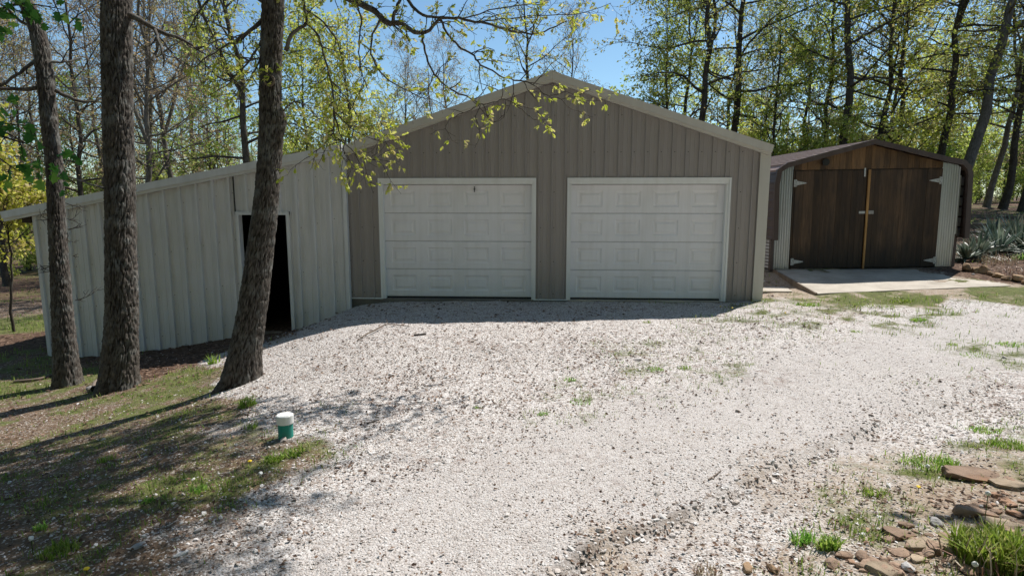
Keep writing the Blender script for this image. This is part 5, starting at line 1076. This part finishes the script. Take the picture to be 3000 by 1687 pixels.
gi = ng.nodes.new('NodeGroupInput'); gout = ng.nodes.new('NodeGroupOutput'); jn = ng.nodes.new('GeometryNodeGeometryToInstance')
for k in range(4):
    ic = ng.nodes.new('GeometryNodeMeshIcoSphere'); ic.inputs['Subdivisions'].default_value = 1; sp = ng.nodes.new('GeometryNodeSetPosition'); no = ng.nodes.new('ShaderNodeTexNoise'); no.noise_dimensions = '4D'; no.inputs['W'].default_value = k*7.3; no.inputs['Scale'].default_value = 1.1
    vm = ng.nodes.new('ShaderNodeVectorMath'); vm.operation = 'SUBTRACT'; vm.inputs[1].default_value = (.5, .5, .5); vs = ng.nodes.new('ShaderNodeVectorMath'); vs.operation = 'SCALE'; vs.inputs['Scale'].default_value = 1.7
    ng.links.new(no.outputs['Color'], vm.inputs[0]); ng.links.new(vm.outputs[0], vs.inputs[0]); ng.links.new(vs.outputs[0], sp.inputs['Offset']); ng.links.new(ic.outputs['Mesh'], sp.inputs['Geometry'])
    sm_ = ng.nodes.new('GeometryNodeSetMaterial'); sm_.inputs['Material'].default_value = M['gravel']; ng.links.new(sp.outputs[0], sm_.inputs[0]); ng.links.new(sm_.outputs[0], jn.inputs[0])
ip = ng.nodes.new('GeometryNodeInstanceOnPoints'); ip.inputs['Pick Instance'].default_value = True
na = ng.nodes.new('GeometryNodeInputNamedAttribute'); na.data_type = 'FLOAT_VECTOR'; na.inputs['Name'].default_value = 'rot'; nb = ng.nodes.new('GeometryNodeInputNamedAttribute'); nb.data_type = 'FLOAT_VECTOR'; nb.inputs['Name'].default_value = 'scl'
er = ng.nodes.new('FunctionNodeEulerToRotation'); ng.links.new(na.outputs['Attribute'], er.inputs[0]); ng.links.new(er.outputs[0], ip.inputs['Rotation']); ng.links.new(nb.outputs['Attribute'], ip.inputs['Scale'])
ng.links.new(gi.outputs[0], ip.inputs['Points']); ng.links.new(jn.outputs[0], ip.inputs['Instance']); ng.links.new(ip.outputs[0], gout.inputs[0])
md = go.modifiers.new('scatter', 'NODES'); md.node_group = ng

def blades(x, y, h, r_, w_=.0045, lean=.5, segs=3):
    N = len(x); az = r_.uniform(0, 6.283, N); o = np.stack([np.cos(az), np.sin(az), np.zeros(N)], -1); sd = np.stack([-np.sin(az), np.cos(az), np.zeros(N)], -1); ln = r_.uniform(.1, 1., N)[:, None]*lean; b = np.stack([x, y, gz(x, y)-.004], -1); h = h[:, None]; V = []
    wv = (w_*r_.uniform(.7, 1.4, N))[:, None]*np.clip(h/.08, .7, 1.6)
    for t, q in ((0, 1.), (.5, .85)): P_ = b+o*h*ln*t*t+np.array([0, 0, 1.])*h*t*(1-.25*ln*t); V += [P_-sd*wv*q, P_+sd*wv*q]
    V.append(b+o*h*ln+np.array([0, 0, 1.])*h*(1-.35*ln)); V = np.stack(V, 1); k = np.arange(N)[:, None]*5
    return V.reshape(-1, 3), [k+np.array([[0, 1, 3, 2]]), k+np.array([[2, 3, 4]])], np.tile(r_.random(N), 2)
x, y, d = polar(r_, 330000, 2.5, 34, .82, 1.); cv = cover(x, y); n2 = fbm(x*5, y*5, 77); keep = (r_.random(len(x)) < np.clip((cv[:, 1]-.12)*1.1, 0, .8)*np.clip((n2-.32)*3, 0, 1)) & ~inside_build(x, y); x, y, d, n2 = x[keep], y[keep], d[keep], n2[keep]
h = (.022+.05*r_.random(len(x))**1.6)*(.6+n2)*np.clip(d/9, .75, 2.2); v, f, ti = blades(x, y, h, r_, .0035*1., .8)
tag(link('grass', mesh_np('grass', v, f, M['grass'], False, None, {'tint': ('FACE', ti)})), 'short patchy spring grass around the drive and under the trees', 'grass', kind='stuff')
x, y, d = polar(r_, 90000, 2.5, 30, .82, 1.); cv = cover(x, y); keep = (r_.random(len(x)) < np.clip(cv[:, 2]*.9+cv[:, 3]*.2+cv[:, 0]*.22*(1-track(x, y))*np.clip(fbm(x*1.1, y*1.1, 95)*4.5-1.9, .06, 1.3), 0, 1)) & ~inside_build(x, y); x, y, d = x[keep], y[keep], d[keep]
N = len(x); pos = np.stack([x, y, gz(x, y)+r_.uniform(.004, .022, N)], -1); dr = np.stack([r_.normal(0, 1, N), r_.normal(0, 1, N), r_.normal(0, .12, N)], -1); L_ = .05*r_.uniform(.5, 1.2, N)*np.clip(d/8, .6, 1.6); dn = nrm(dr); a_ = nrm(np.cross(dn, np.stack([r_.normal(0, .3, N), r_.normal(0, .3, N), np.ones(N)], -1)))
V = np.stack([pos, pos+dn*L_[:, None]*.5+a_*L_[:, None]*.28+np.array([0, 0, .006]), pos+dn*L_[:, None], pos+dn*L_[:, None]*.5-a_*L_[:, None]*.28], 1)
tag(link('leaf_litter', mesh_np('leaf_litter', V.reshape(-1, 3), [np.arange(N*4).reshape(N, 4)], M['litter'], False, None, {'tint': ('FACE', r_.random(N))})), 'dry brown fallen leaves scattered on the ground', 'leaf litter', kind='stuff')

def tuft(px, py, wpx, h, n, seed, label, name='grass_clump', mt='grass', lean=.9, wd=.004, cat='grass clump'):
    q = np.random.default_rng(seed); b = gpt(px, py); d = float((b-CAM)@_fw); R_ = wpx*d/FPX/2; a = q.uniform(0, 6.283, n); rad = R_*np.sqrt(q.random(n))*(.55+.75*fbm(np.cos(a)*1.6+seed, np.sin(a)*1.6, seed)); x = b[0]+rad*np.cos(a); y = b[1]+rad*np.sin(a)*.8
    v, f, ti = blades(x, y, h*q.uniform(.3, 1.2, n)*(.55+.8*fbm(x*9, y*9, seed)), q, wd, lean); o = link(name, mesh_np(name, v-b, f, M[mt], False, None, {'tint': ('FACE', ti)}), None, tuple(b)); return tag(o, label, cat)
TF = [(2730, 1360, 165, .07, 420, 'thick green grass clump above the large rusty flagstone'), (2555, 1575, 90, .05, 40, 'sparse sprigs of grass left of the lone flagstone'), (2350, 1590, 70, .075, 150, 'left of the paired green grass tufts near the bottom'), (2425, 1600, 75, .075, 190, 'right of the paired green grass tufts near the bottom'), (2560, 1445, 85, .05, 170, 'bright short grass tuft in the gravel below the rut'), (2885, 1262, 90, .05, 260, 'upper bright grass mat near the right edge'), (2950, 1305, 110, .055, 380, 'lower bright grass mat at the right edge'), (2935, 1645, 260, .17, 1500, 'lush long grass filling the lower right corner'), (2070, 1680, 100, .06, 110, 'pale dry grass tuft at the bottom edge'), (1918, 1083, 60, .045, 130, 'small weed clump in mid gravel, left of two close together'), (2005, 1080, 44, .04, 90, 'small weed clump in mid gravel, right of two close together'), (1672, 1115, 40, .045, 70, 'lone weed sprout in the gravel below the left door pillar'), (1400, 1195, 30, .03, 40, 'tiny weed sprout below the left garage door'), (1590, 1215, 40, .035, 60, 'tiny weed patch left of the longer weed streak'), (1700, 1180, 70, .035, 90, 'longer weed streak in the middle gravel'), (1895, 945, 26, .05, 60, 'green weed sprout just outside the garage shadow'), (2508, 972, 36, .05, 60, 'weed sprout in the gravel below the shed apron'), (2690, 938, 50, .06, 90, 'leafy weed sprout in the upper right gravel'), (2790, 1010, 40, .04, 70, 'weed tuft on the right gravel track'), (2960, 1010, 80, .05, 200, 'spreading grass patch at the right edge of the drive'), (2850, 1040, 90, .035, 120, 'thin grass patch left of the right-edge patch'), (725, 1190, 60, .10, 130, 'tall grass tuft between the leaning trunk and green pipe'), (735, 1255, 40, .07, 60, 'weed sprout left of the green pipe'), (800, 1350, 60, .06, 130, 'broad-leaved weed clump below the green pipe'), (855, 1330, 80, .05, 150, 'weed clump right below the pipe shadow'), (625, 1065, 36, .15, 60, 'tall thin grass stems left of the leaning trunk'), (170, 1620, 120, .07, 260, 'bright grass patch in the lower left dirt'), (580, 1440, 50, .06, 90, 'green tuft in the shaded dirt at lower left'), (310, 1350, 50, .06, 90, 'bright tuft in the dappled gravel at left'), (435, 1470, 40, .05, 70, 'small tuft in the shaded gravel left of the dirt'), (120, 1550, 40, .05, 60, 'small tuft at the far lower left'), (2640, 885, 60, .06, 150, 'leafy green clump in front of the shed apron'), (2370, 895, 70, .06, 150, 'green clump at the front corner of the shed apron'), (2560, 897, 130, .05, 260, 'wide low green clump before the apron'), (3000, 760, 70, .16, 120, 'bright green plant at the right edge of the yucca bed')]
for i, a in enumerate(TF): tuft(*a[:5], 900+i, a[5], mt='dry' if i == 8 else 'lush', wd=.0075 if i in (17, 23, 24, 31, 32) else .004)
tuft(2880, 1660, 230, .20, 60, 992, 'long thin pale stems straggling through the lower right grass', 'dry_stems', 'dry', 1.4, .0025, 'dry plant'); tuft(2930, 770, 130, .3, 150, 990, 'tangle of dry reddish stems before the yuccas', 'dry_stems', 'dry', 1.2, .003, 'dry plant'); tuft(2960, 800, 110, .15, 110, 991, 'pale straw lying over the bed rocks', 'dry_stems', 'dry', 1.6, .004, 'dry plant')
def dandelion(px, py, h, kind, label):
    b = gpt(px, py); root = tag(empty('dandelion', tuple(b)), label, 'dandelion'); MB().cyl((0, 0, 0), .0022, h, 6).build('stem', M['grass'], root)
    if kind == 'seed':
        V = IC2[0]*.0135; me = mesh_np('seed_head', V*(1+.12*np.sin(np.arange(len(V))*2.3))[:, None], [IC2[1]], M['fluff'])
    else:
        V = IC2[0]*np.array([.013, .013, .007]); me = mesh_np('flower', V*(1+.2*np.sin(np.arange(len(V))*1.7))[:, None], [IC2[1]], M['petal'])
    link(me.name, me, root, (0, 0, h))
for a in [(2716, 1385, .05, 'seed', 'white dandelion clock in the thick right grass clump'), (2880, 1565, .24, 'seed', 'tall dandelion clock standing among the flagstones'), (2852, 1690, .07, 'seed', 'dandelion clock in the lower right long grass'), (97, 1625, .10, 'seed', 'dandelion clock in the lower left grass'), (2238, 833, .07, 'seed', 'dandelion clock between garage corner and apron'), (2690, 1438, .03, 'y', 'yellow dandelion in the weeds above the flagstones'), (2145, 912, .06, 'y', 'yellow dandelion at the tip of the garage shadow'), (2110, 908, .06, 'y', 'yellow dandelion inside the garage shadow edge'), (2300, 925, .05, 'y', 'yellow dandelion in the gravel left of the apron'), (733, 1365, .04, 'y', 'yellow dandelion left below the green pipe'), (255, 1680, .03, 'y', 'yellow dandelion at the bottom left edge'), (765, 1415, .07, 'seed', 'dandelion clock in the weeds below the pipe')]: dandelion(*a)

# two alike things in one zone: tell them apart by their side
seen = {}
for o in bpy.data.objects:
    if o.parent is None and o.get('label'): seen.setdefault(o['label'], []).append(o)
for lab, L in seen.items():
    if 1 < len(L) <= 3:
        L.sort(key=lambda o: math.atan2(o.location.x-CAM[0], o.location.y-CAM[1]))
        for o, w_ in zip(L, ['leftmost', 'rightmost'] if len(L) == 2 else ['leftmost', 'middle', 'rightmost']): o['label'] = w_+' '+lab
